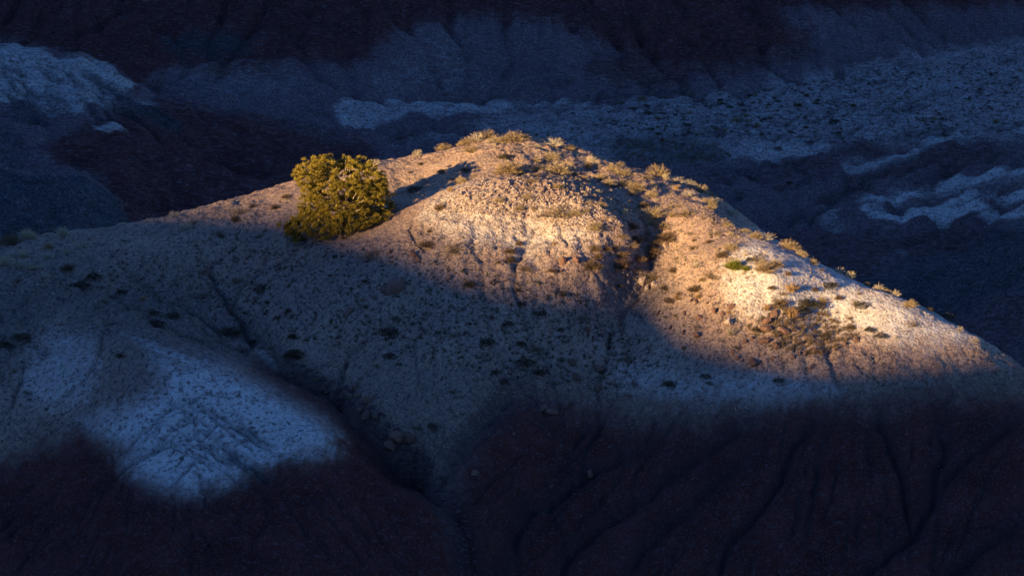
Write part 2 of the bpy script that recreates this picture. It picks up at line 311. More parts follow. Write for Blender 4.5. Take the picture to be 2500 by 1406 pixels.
# (layer, channel, strength, feather, polygon)   channels: 0 white  1 red  2 dark grey, also painted shade
REG = [
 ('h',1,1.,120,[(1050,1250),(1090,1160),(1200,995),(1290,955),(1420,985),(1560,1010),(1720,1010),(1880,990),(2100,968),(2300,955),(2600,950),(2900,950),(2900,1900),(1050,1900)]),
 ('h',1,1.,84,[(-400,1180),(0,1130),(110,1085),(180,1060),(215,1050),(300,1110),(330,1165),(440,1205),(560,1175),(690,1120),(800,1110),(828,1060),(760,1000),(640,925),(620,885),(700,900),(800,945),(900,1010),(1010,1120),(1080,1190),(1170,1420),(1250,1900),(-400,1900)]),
 ('h',0,1.05,58,[(370,865),(440,890),(500,880),(600,930),(760,1015),(815,1060),(800,1090),(700,1108),(650,1130),(560,1165),(470,1198),(400,1190),(300,1135),(320,1100),(235,1048),(300,1000),(410,945),(390,905)]),
 ('h',0,.9,16,[(295,812),(400,850),(510,880),(480,900),(380,862)]),
 ('h',0,.62,40,[(120,790),(235,820),(255,900),(205,980),(110,1000),(50,960),(60,890)]),
 ('h',0,.6,30,[(180,1020),(300,980),(380,930),(400,960),(300,1040),(220,1060)]),
 ('h',0,.6,40,[(1500,900),(1600,890),(2000,915),(2060,950),(1950,985),(1650,980),(1500,950)]),
 ('h',0,.85,45,[(1840,560),(1960,610),(2250,735),(2420,830),(2200,850),(2000,800),(1800,770),(1750,700),(1780,620)]),  # pale clay of the right hump, painted whiter to strengthen its sunlight
 ('h',0,.62,45,[(1040,480),(1150,440),(1300,460),(1480,510),(1460,600),(1300,640),(1130,600),(1020,540)]),  # paler clay on the knob, whitened further to look sunlit
 ('h',0,.6,9,[(505,665),(530,680),(572,720),(560,722),(515,690)]),
 ('h',0,.6,9,[(610,845),(640,850),(680,885),(650,880)]),
 ('h',2,.45,40,[(1480,640),(1600,620),(1640,700),(1560,780),(1450,760)]),
 ('h',2,.6,10,[(500,1085),(560,1095),(640,1150),(600,1150),(540,1115)]),
 ('h',2,.5,9,[(540,1020),(600,1035),(660,1085),(600,1065)]),
 ('h',2,.35,24,[(840,930),(920,980),(960,1060),(1040,1120),(1130,1260),(1170,1420),(1120,1420),(1080,1250),(980,1130),(900,1060),(850,990)]),
 ('h',1,.42,60,[(1250,900),(1600,950),(2000,950),(2400,890),(2600,880),(2600,1100),(1250,1100)]),
 ('h',2,.58,110,[(-400,640),(0,640),(300,640),(500,660),(640,820),(500,860),(300,810),(150,800),(0,900),(-400,1000)]),  # sand painted darker to deepen the shade in the left bowl
 ('h',2,.32,70,[(880,900),(1050,900),(1250,850),(1500,900),(1300,1000),(1100,1150),(1000,1120)]),  # painted darkening that adds to the shade low on the central face
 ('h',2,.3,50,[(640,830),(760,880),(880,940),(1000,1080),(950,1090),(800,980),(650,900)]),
 # behind the hill
 ('b',1,1.,30,[(-400,-200),(2900,-200),(2900,-20),(2400,15),(1900,30),(1950,110),(1850,150),(1650,180),(1560,150),(1380,60),(1200,35),(1000,60),(880,140),(760,150),(640,170),(420,170),(330,210),(250,150),(0,100),(-400,60)]),
 ('b',1,.8,26,[(150,330),(250,290),(380,240),(640,290),(900,350),(930,400),(860,600),(250,620),(300,540),(260,440),(150,400),(100,360)]),
 ('b',1,.6,30,[(1400,160),(1700,90),(1980,60),(2000,140),(1800,190),(1500,210)]),
 ('b',2,.7,22,[(390,110),(520,85),(640,90),(600,130),(480,140),(410,130)]),
 ('b',0,.22,36,[(380,170),(450,140),(700,140),(760,190),(800,240),(700,250),(480,240)]),
 ('b',0,.26,55,[(900,170),(1080,70),(1160,90),(1180,180),(1300,210),(1150,240),(900,240)]),
 ('b',0,.7,8,[(806,258),(850,238),(940,235),(1010,243),(1100,252),(1250,248),(1330,238),(1440,236),(1440,250),(1330,260),(1240,275),(1150,280),(1060,272),(980,290),(900,310),(840,310),(812,285)]),
 ('b',0,.8,7,[(-400,60),(0,106),(130,138),(250,152),(285,190),(335,205),(310,225),(385,248),(350,260),(290,235),(260,260),(190,275),(130,275),(80,250),(0,255),(-400,260)]),
 ('b',2,.8,12,[(236,190),(330,235),(420,280),(450,310),(400,315),(320,275),(250,215)]),
 ('b',2,.8,14,[(30,235),(75,245),(95,290),(60,310),(20,290)]),
 ('b',0,.75,7,[(236,308),(290,298),(306,312),(250,318)]),
 ('b',2,.9,9,[(-400,415),(0,418),(120,420),(200,432),(270,475),(335,565),(0,600),(-400,600)]),
 ('b',2,.5,20,[(-400,300),(0,310),(60,330),(80,400),(0,420),(-400,410)]),
 ('b',0,.6,12,[(110,445),(150,432),(190,432),(240,460),(290,520),(250,530),(180,490)]),
 ('b',0,.56,24,[(1000,345),(1150,295),(1330,262),(1550,245),(1760,225),(1900,195),(2150,150),(2420,100),(2900,40),(2900,330),(2300,345),(2050,350),(1900,380),(1750,395),(1600,400),(1450,380),(1250,345)]),
 ('b',0,.75,14,[(1780,345),(1880,340),(2000,330),(2050,350),(1960,385),(1850,395),(1780,370)]),
 ('b',2,.6,26,[(1500,340),(1620,335),(1760,350),(1780,390),(1640,400),(1500,385)]),
 ('b',1,.35,20,[(1940,360),(2100,340),(2300,345),(2450,335),(2450,400),(2200,430),(1950,440),(1700,440),(1720,425),(1900,410)]),
 ('b',2,.5,12,[(1730,415),(1820,400),(1900,405),(1850,425),(1750,430)]),
 ('b',0,.75,12,[(2060,400),(2200,370),(2330,350),(2200,400),(2070,420)]),
 ('b',0,1.,10,[(2230,330),(2330,318),(2420,312),(2330,335),(2250,340)]),
 ('b',0,.95,14,[(2100,490),(2180,455),(2330,425),(2500,405),(2700,400),(2700,450),(2480,440),(2300,460),(2150,500)]),
 ('b',0,1.3,9,[(2105,508),(2180,507),(2300,490),(2400,465),(2500,450),(2700,440),(2700,470),(2500,478),(2360,495),(2440,505),(2540,503),(2700,500),(2700,530),(2500,537),(2420,525),(2300,530),(2210,545),(2120,525)]),
 ('b',0,.45,10,[(2000,495),(2050,500),(2060,545),(2030,575),(2010,540)]),
 ('b',0,.9,5,[(2185,622),(2215,618),(2225,624),(2195,632)]),
 ('b',1,.45,30,[(1880,600),(2000,560),(2150,580),(2350,530),(2600,560),(2300,620),(2150,640),(2100,740),(2000,690)]),
 ('b',2,.75,34,[(2050,700),(2200,640),(2350,580),(2500,545),(2800,540),(2800,730),(2500,715),(2400,740),(2300,800),(2200,760)]),
 ('b',0,.35,16,[(2440,545),(2520,530),(2520,580),(2450,570)]),
 ('b',1,.35,18,[(2280,770),(2400,735),(2500,718),(2800,700),(2800,900),(2500,900),(2400,860)]),
]

# ---------------------------------------------------------------- the ground: one sheet, finest where it lies nearest, out to the horizon
def graded(edges):
    out = []
    for (a, b, s) in edges:
        n = max(1, int(round((b-a)/s))); out.append(np.linspace(a, b, n, endpoint=False))
    return np.concatenate(out)
srow = graded([(-6000,-1500,750),(-1500,-300,200),(-300,-60,30),(-60,76,4),(76,90,.4),(90,112,.056),(112,124,.085),(124,130,.35),(130,156,1.0),(156,262,.24),(262,310,1.5),(310,600,10),(600,2000,100),(2000,6001,500)])
scol = np.concatenate([-np.geomspace(60, .235, 34)[:-1], np.linspace(-.235, -.2, 24)[:-1], np.linspace(-.2, .2, 660), np.linspace(.2, .235, 24)[1:], np.geomspace(.235, 60, 34)[1:]])
NR, NC = len(srow), len(scol)
sc2 = np.broadcast_to(scol, (NR, NC)); Yg = np.repeat(srow[:, None], NC, 1)
Xg = sc2*np.maximum(Yg, 84.)
H = base(Xg, Yg)
hill = (Yg < 128)
cl = carve_lines(Xg, Yg)
rn = bil(RN, 3, Xg, Yg); rf = bil(RF, 3, Xg, Yg)
fl = bil(RN, 4, Xg, Yg)+bil(RF, 4, Xg, Yg)
Hb = H.copy()
PX, PY = project(Xg, Yg, H)
inner = (np.abs(sc2) < .3) & (Yg > 76) & (Yg < 320)
nw = 16*fbm(Xg/1.1, Yg/1.1, 4) ; nwb = 22*fbm(Xg/6, Yg/2.6, 4)
zone = np.zeros((3, NR, NC)); nwh = 16*pn(Xg/.22, Yg/1.0)+12*pn(Xg/.09, Yg/.4)
qx = PX + np.where(hill, nw, nwb*.7); qy = PY + np.where(hill, nw*.8 + 16*pn(Xg/1.3, Yg/5.)+14*pn(Xg/.35, Yg/1.2), nwb*.35)
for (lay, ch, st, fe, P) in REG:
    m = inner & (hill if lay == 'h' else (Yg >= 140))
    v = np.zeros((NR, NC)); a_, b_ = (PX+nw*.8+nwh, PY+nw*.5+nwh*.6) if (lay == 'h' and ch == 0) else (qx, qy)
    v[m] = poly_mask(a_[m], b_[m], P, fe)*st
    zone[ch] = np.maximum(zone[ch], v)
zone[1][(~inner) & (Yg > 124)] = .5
# crumbly crust on the crown of the knob, popcorn clay elsewhere, smooth clay where it is red or white
hp = (PX, PY)
crust = poly_mask(np.where(hill, PX, -9999), PY, [(1130,450),(1260,430),(1400,440),(1500,470),(1560,560),(1430,560),(1290,540),(1150,520),(1040,520)], 30)
crust = np.maximum(crust, .8*poly_mask(np.where(hill, PX, -9999), PY, [(1480,640),(1600,650),(1640,720),(1540,780),(1440,740)], 40))
smooth_ = np.clip(zone[0]*np.where(PY > 780, 1, .3)+zone[1]*.75, 0, 1)*hill
hx = np.where(hill, PX, -9999)
sandy = np.maximum(poly_mask(hx, PY, [(640,470),(930,400),(1130,360),(1270,400),(1100,480),(960,570),(800,600),(660,560)], 30), poly_mask(hx, PY, [(1560,460),(1700,480),(1900,590),(2250,740),(2400,850),(2200,870),(1900,720),(1720,650),(1640,560)], 30))
H = H - cl*1.0 - rn*(1-.2*smooth_)*(1-.8*np.maximum(sandy, crust*.5)) - rf
near = inner & hill
d = np.zeros((NR, NC))
xx, yy = Xg[near], Yg[near]
lump = .055*fbm(xx/1.4, yy/1.1, 3)*(1-.5*sandy[near])
# short cracks that run down the slope
ca = 1-np.abs(pn(xx/.42+1.2*pn(xx/1.1, yy/1.1), yy/.95)); ca = sstep(.93, 1.0, ca)*sstep(-.1, .5, pn(xx/2.3+5, yy/2.3))
cb = 1-np.abs(pn(xx/.20+.8*pn(xx/.7, yy/.6), yy/.30)); cb = sstep(.88, 1.0, cb)*sstep(-.2, .6, pn(xx/1.9+9, yy/1.5))
pop = np.abs(pn(xx/.17, yy/.17))*.5+np.abs(pn(xx/.31+4, yy/.31))
crk = np.zeros((NR, NC)); crk[near] = (ca*.75+cb*.5)*(1-.5*smooth_[near])
d[near] = lump + (1-.7*smooth_[near])*((.055-.035*sandy[near])*(pop-.35) - .10*ca - .07*cb) + crust[near]*(.16*np.abs(fbm(xx/.34, yy/.34, 3, .6))-.03)
farm = inner & (Yg > 150)
xx, yy = Xg[farm], Yg[farm]
slopef = sstep(226, 236, yy+.12*(xx-5)*-1)
lay_ = .16*np.tanh(3*fbm(xx/9, yy/3.0, 4, .55)) + .12*np.tanh(4*fbm(xx/4.+9, yy/1.5, 4, .6))*(1-slopef) + .08*fbm(xx/1.2, yy/.9, 3) + slopef*(.45*np.abs(pn(xx/1.6, yy/12))+.25*np.abs(pn(xx/.7, yy/7)))
d[farm] = lay_
H = H + d
RING = ~inner
H[RING] += 0
# lookup of the finished surface
def ground(x, y):
    x = np.asarray(x, float); y = np.asarray(y, float)
    s = x/np.maximum(y, 84.)
    i = np.clip(np.interp(s, scol, np.arange(NC)), 0, NC-1.001); j = np.clip(np.interp(y, srow, np.arange(NR)), 0, NR-1.001)
    a = i.astype(int); b = j.astype(int); i = i-a; j = j-b
    return (H[b, a]*(1-i)+H[b, a+1]*i)*(1-j)+(H[b+1, a]*(1-i)+H[b+1, a+1]*i)*j

def mesh_np(name, V, F, mat=None, smooth=True, attrs=None):
    V = np.asarray(V, np.float32); F = np.asarray(F, np.int32)
    me = bpy.data.meshes.new(name); n = F.shape[1]
    me.vertices.add(len(V)); me.vertices.foreach_set('co', V.ravel())
    me.loops.add(F.size); me.loops.foreach_set('vertex_index', F.ravel())
    me.polygons.add(len(F)); me.polygons.foreach_set('loop_start', np.arange(0, F.size, n, dtype=np.int32))
    me.polygons.foreach_set('loop_total', np.full(len(F), n, np.int32))
    me.polygons.foreach_set('use_smooth', np.full(len(F), smooth))
    for k, v in (attrs or {}).items():
        at_ = me.attributes.new(k, 'FLOAT_COLOR', 'POINT'); at_.data.foreach_set('color', np.asarray(v, np.float32).ravel())
    me.update(); me.validate()
    if mat: me.materials.append(mat)
    return me

# ---------------------------------------------------------------- materials
class NT:
    def __init__(s, name):
        s.m = bpy.data.materials.new(name); s.m.use_nodes = True; s.t = s.m.node_tree; s.t.nodes.clear()
        s.out = s.t.nodes.new('ShaderNodeOutputMaterial'); s.b = s.t.nodes.new('ShaderNodeBsdfPrincipled')
        s.b.inputs['Roughness'].default_value = .95; s.b.inputs['Specular IOR Level'].default_value = .1
        s.l(s.b.outputs[0], s.out.inputs[0])
    def n(s, typ, **kw):
        x = s.t.nodes.new('ShaderNode'+typ)
        for k, v in kw.items(): setattr(x, k, v)
        return x
    def l(s, a, b): s.t.links.new(a, b)
    def val(s, inp, v):
        if hasattr(v, 'is_output'): s.l(v, inp)
        else: inp.default_value = v
    def mix(s, f, a, b, mode='MIX'):
        x = s.n('Mix', data_type='RGBA', blend_type=mode)
        for i, v in ((0, f), (6, a), (7, b)):
            s.val(x.inputs[i], v if hasattr(v, 'is_output') or i == 0 else (*v, 1))
        return x.outputs[2]
    def math(s, op, a, b=0., clamp=False):
        x = s.n('Math', operation=op, use_clamp=clamp); s.val(x.inputs[0], a); s.val(x.inputs[1], b); return x.outputs[0]
    def noise(s, vec, scale, detail=3, rough=.55):
        x = s.n('TexNoise'); x.inputs['Scale'].default_value = scale; x.inputs['Detail'].default_value = detail; x.inputs['Roughness'].default_value = rough
        s.l(vec, x.inputs['Vector']); return x.outputs[0]
    def ramp(s, v, a, b, lo=0., hi=1.):
        x = s.n('MapRange'); s.val(x.inputs[0], v); x.inputs[1].default_value = a; x.inputs[2].default_value = b; x.inputs[3].default_value = lo; x.inputs[4].default_value = hi
        return x.outputs[0]

def ground_material():
    N = NT('badlands_clay')
    geo = N.n('NewGeometry'); P = geo.outputs['Position']
    at_ = N.n('Attribute', attribute_name='zones'); sep = N.n('SeparateColor'); N.l(at_.outputs['Color'], sep.inputs[0])
    at2 = N.n('Attribute', attribute_name='relief'); sep2 = N.n('SeparateColor'); N.l(at2.outputs['Color'], sep2.inputs[0])
    n1 = N.noise(P, .55, 6, .6); n2 = N.noise(P, 3.2, 5, .6); n3 = N.noise(P, 14., 4, .65); n4 = N.noise(P, .12, 4, .6)
    isb = sep2.outputs[1]
    mp = N.n('Mapping'); mp.inputs['Scale'].default_value = (.45, 2.2, 3.5); N.l(P, mp.inputs[0])
    st = N.noise(mp.outputs[0], 1.4, 7, .68)
    def ragged(ch):
        w_ = N.math('MULTIPLY', N.math('SUBTRACT', n2, .5), .6)
        w_ = N.math('ADD', w_, N.math('MULTIPLY', N.math('SUBTRACT', n1, .5), .5))
        wb = N.math('ADD', N.math('MULTIPLY', N.math('SUBTRACT', st, .5), 2.4), N.math('MULTIPLY', N.math('SUBTRACT', n2, .5), .35))
        mf = N.n('Mix'); N.l(isb, mf.inputs[0]); N.l(w_, mf.inputs[2]); N.l(wb, mf.inputs[3])
        inside = N.ramp(sep.outputs[ch], 0, .22)
        v = N.math('ADD', sep.outputs[ch], N.math('MULTIPLY', mf.outputs[0], inside))
        return N.ramp(v, .08, .92)
    sand = N.mix(N.ramp(n1, .35, .65), SAND_A, SAND_B)
    sand = N.mix(N.ramp(n4, .35, .65), sand, SAND_C)
    back = N.mix(N.ramp(n4, .35, .65), BACK_A, BACK_B)
    c = N.mix(isb, sand, back)
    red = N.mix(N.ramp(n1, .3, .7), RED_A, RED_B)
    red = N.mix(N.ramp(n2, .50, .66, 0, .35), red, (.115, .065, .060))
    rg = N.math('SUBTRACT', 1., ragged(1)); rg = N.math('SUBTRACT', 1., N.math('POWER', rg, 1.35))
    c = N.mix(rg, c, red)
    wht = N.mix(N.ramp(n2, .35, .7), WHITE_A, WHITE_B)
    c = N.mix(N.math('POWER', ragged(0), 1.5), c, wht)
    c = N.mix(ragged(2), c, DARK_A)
    # thin streaks of wash and lichen crust
    c = N.mix(N.math('MULTIPLY', N.ramp(st, .5, .66), N.math('ADD', N.math('MULTIPLY', isb, .55), .2)), c, N.mix(.5, c, DARK_A))
    sb = N.n('Mapping'); sb.inputs['Scale'].default_value = (.9, 3.2, 5.); N.l(P, sb.inputs[0]); s2 = N.noise(sb.outputs[0], 1.6, 8, .75)
    c = N.mix(N.math('MULTIPLY', N.ramp(s2, .50, .40, 0, .8), isb), c, N.mix(.6, c, (.012, .012, .014)))
    c = N.mix(N.math('MULTIPLY', N.ramp(s2, .54, .64, 0, .5), isb), c, N.mix(.35, c, (.55, .52, .5)))
    # grit: fine light and dark grains
    quiet = N.ramp(at2.outputs['Alpha'], 0, .8, 1, .4)
    n5 = N.noise(P, 34., 3, .7); n6 = N.noise(P, 5.5, 6, .75)
    c = N.mix(N.math('MULTIPLY', N.ramp(n6, .49, .40, 0, .85), quiet), c, (.06, .045, .045))
    c = N.mix(N.math('MULTIPLY', N.ramp(n6, .56, .66, 0, .45), quiet), c, N.mix(.5, c, (.7, .66, .6)))
    c = N.mix(N.math('MULTIPLY', N.ramp(n3, .54, .70, 0, .5), quiet), c, N.mix(.6, c, (.75, .70, .62)))
    c = N.mix(N.math('MULTIPLY', N.ramp(n3, .44, .30, 0, .75), quiet), c, (.07, .05, .045))
    c = N.mix(N.math('MULTIPLY', N.ramp(n5, .42, .30, 0, .8), quiet), c, (.08, .055, .045))
    # sediment darker in the rills, plus shade painted into gullies and cracks
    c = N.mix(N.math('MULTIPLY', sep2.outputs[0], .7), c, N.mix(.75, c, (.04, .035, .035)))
    N.l(c, N.b.inputs['Base Color'])
    N.b.inputs['Roughness'].default_value = 1.; N.b.inputs['Specular IOR Level'].default_value = 0.
    # relief too fine for the sheet
    v = N.n('TexVoronoi', feature='F1'); v.inputs['Scale'].default_value = 9.; N.l(P, v.inputs['Vector'])
    hgt = N.math('ADD', N.math('MULTIPLY', n3, .06), N.math('MULTIPLY', v.outputs['Distance'], -.05))
    hgt = N.math('ADD', hgt, N.math('MULTIPLY', n2, .10))
    bp = N.n('Bump'); bp.inputs['Distance'].default_value = 1.; N.l(N.ramp(sep2.outputs[2], 0, 1, .8, .5), bp.inputs['Strength'])
    N.l(hgt, bp.inputs['Height']); N.l(bp.outputs[0], N.b.inputs['Normal'])
    return N.m
SAND_A, SAND_B, SAND_C = (.38, .245, .165), (.46, .32, .205), (.31, .205, .15)
BACK_A, BACK_B = (.15, .085, .085), (.19, .12, .12)
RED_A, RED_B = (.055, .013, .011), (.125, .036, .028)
WHITE_A, WHITE_B = (.54, .49, .42), (.66, .61, .53)
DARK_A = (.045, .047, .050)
M_GROUND = ground_material()
idx = np.arange(NR*NC).reshape(NR, NC)
F = np.stack([idx[:-1, :-1], idx[:-1, 1:], idx[1:, 1:], idx[1:, :-1]], -1).reshape(-1, 4)
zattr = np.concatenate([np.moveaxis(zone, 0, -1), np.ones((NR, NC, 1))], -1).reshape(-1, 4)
rattr = np.stack([np.clip((fl-.45)/1.3, 0, 1)*np.where(hill, .9, .45) + np.clip(cl*9, 0, 1)*.8 + crk*1.,  sstep(126, 134, Yg), np.maximum(smooth_, sandy*.75), np.maximum(zone[1]*inner, .62*sandy)], -1).reshape(-1, 4)  # first channel: rill sediment plus painted shade of gullies and cracks
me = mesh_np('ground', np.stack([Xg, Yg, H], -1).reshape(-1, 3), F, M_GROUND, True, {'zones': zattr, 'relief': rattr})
g = bpy.data.objects.new('ground', me); COL.objects.link(g); g['kind'] = 'structure'

# ---------------------------------------------------------------- the mesa added out of view to the south-west, rim shaped to cut off the low sun
ca_, sa_ = math.cos(SUN_AZ), math.sin(SUN_AZ)
EDGE = [(400,520,118),(600,562,115.5),(800,610,112.2),(950,655,110),(1200,725,105.3),(1400,760,104.9),(1560,735,104.2),(1700,865,102.3),(1850,900,100.9),(2050,912,100),(2350,905,99.9)]
ev = []
PEN = lambda v: float(np.interp(v, [62, 76, 84, 92, 100, 104], [1.1, 1.1, 1.2, 1.5, 1.3, .9]))
EX = march(base, [e[0] for e in EDGE], [e[1] for e in EDGE], 84, 126)
for x, y, z in zip(*EX):
    u = x*ca_+y*sa_; v = -x*sa_+y*ca_; ev.append((v, z+math.tan(SUN_EL)*u+PEN(v)))
ev.sort()
UD = -225.
PV = [-900, -300, 0, 50, ev[0][0]-6] + [e[0] for e in ev] + [ev[-1][0]+3, ev[-1][0]+8, 135, 155, 200, 300, 500, 1200]
PZ = [5, 14, 17, 18, ev[0][1]+3.5] + [e[1] for e in ev] + [ev[-1][1]+.6, ev[-1][1]+3, 19, 25, 29, 29, 16, 5]
print('EDGE', [(round(a, 1), round(b, 2)) for a, b in ev])
vv = np.concatenate([np.linspace(-900, 60, 60, endpoint=False), np.linspace(60, 125, 200, endpoint=False), np.linspace(125, 1200, 120)])
kern = np.interp(vv, PV, PZ)
for _ in range(6): kern[60:260] = (kern[59:259]+2*kern[60:260]+kern[61:261])/4
crest = kern + math.tan(SUN_EL)*(-UD) + .25*fbm(vv/4.1, vv*0+2, 3)*1.0
prof = [(-520, -25, 0), (-300, -6, .0), (-190, 0, .45), (-60, 0, .985), (-6, 0, 1), (0, 0, 1), (4, 0, .96), (14, 0, .62), (22, 0, .56), (40, 0, .15), (70, -10, 0), (110, -30, 0)]
V = []
for k, (du, off, f) in enumerate(prof):
    zf = -22 + (crest+22)*f
    if f == 0: zf = np.full(len(vv), -19.+off)
    wob = 0 if f == 1 else 3*fbm(vv/9+k, vv*0+k, 3)
    uu = UD+du+wob
    V.append(np.stack([uu*ca_-vv*sa_, uu*sa_+vv*ca_, zf], -1))
V = np.array(V); a_, b_ = V.shape[:2]; idx = np.arange(a_*b_).reshape(a_, b_)
F = np.stack([idx[:-1, :-1], idx[1:, :-1], idx[1:, 1:], idx[:-1, 1:]], -1).reshape(-1, 4)
M_SHADE_MESA = NT('shade_mesa_rock'); _P = M_SHADE_MESA.n('NewGeometry').outputs['Position']
_mp = M_SHADE_MESA.n('Mapping'); _mp.inputs['Scale'].default_value = (.02, .02, .35); M_SHADE_MESA.l(_P, _mp.inputs[0])
M_SHADE_MESA.l(M_SHADE_MESA.mix(M_SHADE_MESA.ramp(M_SHADE_MESA.noise(_mp.outputs[0], 1., 5), .4, .6), (.10, .05, .04), (.28, .2, .17)), M_SHADE_MESA.b.inputs['Base Color'])
mo = bpy.data.objects.new('mesa', mesh_np('mesa', V.reshape(-1, 3), F, M_SHADE_MESA.m, True)); COL.objects.link(mo); mo['kind'] = 'structure'

# ================================================================ plants and stones
def link(name, mesh, parent=None, loc=None, rot=None, sc=None):
    o = bpy.data.objects.new(name, mesh); COL.objects.link(o)
    if parent: o.parent = parent
    if loc is not None: o.location = loc
    if rot is not None: o.rotation_euler = rot
    if sc is not None: o.scale = sc
    return o
def tag(o, label, cat, group=None):
    o['label'] = label; o['category'] = cat
    if group: o['group'] = group

def veg_material(name, a, b, rough=.8, trans=0.):
    N = NT(name); oi = N.n('ObjectInfo'); g_ = N.n('NewGeometry')
    c = N.mix(N.ramp(oi.outputs['Random'], 0, 1), a, b)
    c = N.mix(N.ramp(g_.outputs['Random Per Island'], 0, 1, 0, .55), c, N.mix(.6, c, tuple(v*.35 for v in a)))
    N.l(c, N.b.inputs['Base Color']); N.b.inputs['Roughness'].default_value = rough
    return N.m
MV = {
 't': veg_material('tan_twigs', (.34, .24, .12), (.42, .32, .18)),
 'p': veg_material('pale_twigs', (.46, .38, .25), (.52, .43, .30)),
 'g': veg_material('grey_brown_twigs', (.22, .155, .09), (.28, .21, .13)),
 'd': veg_material('dark_leaves', (.050, .045, .025), (.085, .066, .035)),
 'b': veg_material('brown_twigs', (.155, .10, .055), (.21, .14, .075)),
 'o': veg_material('orange_grass', (.38, .23, .10), (.44, .28, .13)),
 's': veg_material('straw_grass', (.50, .40, .23), (.58, .47, .30)),
 'e': veg_material('green_stems', (.20, .21, .03), (.24, .24, .04)),
}
def blades(P0, P1, w0, w1, R):
    """thin tapering blades from P0 to P1 as quads"""
    D = P1-P0; L = np.linalg.norm(D, axis=1, keepdims=True)+1e-9; D = D/L
    S_ = np.cross(D, R.normal(size=D.shape)); S_ /= np.linalg.norm(S_, axis=1, keepdims=True)+1e-9
    w0 = np.broadcast_to(w0, (len(P0),))[:, None]; w1 = np.broadcast_to(w1, (len(P0),))[:, None]
    V = np.stack([P0-S_*w0/2, P0+S_*w0/2, P1+S_*w1/2, P1-S_*w1/2], 1).reshape(-1, 3)
    return V, np.arange(len(V)).reshape(-1, 4)
def join(parts):
    Vs, Fs, n = [], [], 0
    for V, F in parts: Vs.append(V); Fs.append(F+n); n += len(V)
    return np.concatenate(Vs), np.concatenate(Fs)
def dirs(n, R, flat, spread):
    ph = R.uniform(0, 2*np.pi, n); el = np.arcsin(np.clip(R.uniform(flat, 1, n)**spread, 0, 1))
    return np.stack([np.cos(ph)*np.cos(el), np.sin(ph)*np.cos(el), np.sin(el)], 1)
def bush_geo(seed, n=120, h=.72, flat=.04, spread=1., twig=4, w=.030, ragged=.25):
    R = np.random.default_rng(seed)                    # unit bush: radius 1, height h
    D = dirs(n, R, flat, spread); D[:, 2] *= h
    ph = np.arctan2(D[:, 1], D[:, 0]); rad = 1+ragged*np.sin(ph*2+R.uniform(0, 6))*.6+R.normal(0, .14, n)
    base = R.normal(0, .09, (n, 3))*[1, 1, 0]
    mid = base+D*(rad*R.uniform(.4, .55, n))[:, None]+R.normal(0, .05, (n, 3)); tip = base+D*rad[:, None]*.8
    parts = [blades(base, mid, w*1.1, w*.8, R), blades(mid, tip, w*.8, w*.45, R)]
    for k in range(twig):
        st = mid+(tip-mid)*R.uniform(.0, 1, (n, 1))
        d2 = D+R.normal(0, .45, (n, 3)); d2 /= np.linalg.norm(d2, axis=1, keepdims=True)
        parts.append(blades(st, st+d2*R.uniform(.14, .32, (n, 1))*[1, 1, .8], w*.75, w*.25, R))
    V, F = join(parts); V[:, 2] = np.maximum(V[:, 2], -.05); return V, F
def leafy_geo(seed, n=900, h=.6):
    R = np.random.default_rng(seed); D = dirs(n, R, .0, 1.)
    lump = 1+.22*np.sin(3*np.arctan2(D[:, 1], D[:, 0])+R.uniform(0, 6))+R.normal(0, .10, n)
    P = D*lump[:, None]*R.uniform(.45, 1, (n, 1))**.5*[1, 1, h]
    V, F = blades(P, P+(D*.6+R.normal(0, .6, (n, 3)))*.10, .055, .03, R)
    R2 = np.random.default_rng(seed+5); d = dirs(40, R2, .2, 1.)
    return join([(V, F), blades(R2.normal(0, .05, (40, 3))*[1, 1, 0], d*.85*[1, 1, h], .03, .012, R2)])
def grass_geo(seed, n=170, h=1.0):
    R = np.random.default_rng(seed); D = dirs(n, R, .25, .7)
    base = R.normal(0, .16, (n, 3))*[1, 1, 0]; mid = base*1.3+D*[.45, .45, .62*h]
    tip = mid+(D+[0, 0, -.12])*[.5, .5, .45*h]*R.uniform(.4, 1.05, (n, 1))
    return join([blades(base, mid, .035, .028, R), blades(mid, tip, .028, .008, R)])
def mk(kind, V, F, name): return mesh_np(name, V, F, MV[kind], False)
PLANT = {}
for kind, args in {'t': dict(n=170, h=.8, twig=5), 'p': dict(n=85, h=.85, twig=4, w=.030, flat=.12), 'g': dict(n=120, h=.6, twig=5, w=.024, flat=.0, ragged=.5),
                   'b': dict(n=200, h=.75, twig=6, w=.03)}.items():
    PLANT[kind] = [mk(kind, *bush_geo(11*k+ord(kind), **args), 'bush_foliage') for k in range(5)]
PLANT['d'] = [mk('d', *leafy_geo(k+50), 'bush_foliage') for k in range(5)]
PLANT['e'] = [mk('e', *bush_geo(77, n=300, h=1.15, flat=.3, twig=5, w=.034), 'bush_foliage')]
PLANT['o'] = [mk('o', *grass_geo(k+90), 'grass_blades') for k in range(4)]
PLANT['s'] = [mk('s', *grass_geo(k+120), 'grass_blades') for k in range(4)]
KW = {'t': 'tan rounded bush', 'p': 'pale bare-twigged bush', 'g': 'grey-brown sprawling bush', 'd': 'dark leafy low bush', 'b': 'brown dense round bush',
      'o': 'orange-brown grass tuft', 's': 'pale straw grass tuft', 'e': 'bright green upright bush'}
KN = {'t': 'twiggy_bush', 'p': 'bare_twigged_bush', 'g': 'sprawling_bush', 'd': 'leafy_bush', 'b': 'round_bush', 'o': 'bunchgrass', 's': 'bunchgrass', 'e': 'green_shrub'}
KC = {k: ('grass tuft' if k in 'os' else 'shrub') for k in KW}
ORD = ['first', 'second', 'third', 'fourth', 'fifth', 'sixth', 'seventh', 'eighth', 'ninth', 'tenth', 'eleventh', 'twelfth', 'thirteenth', 'fourteenth', 'fifteenth', 'sixteenth']

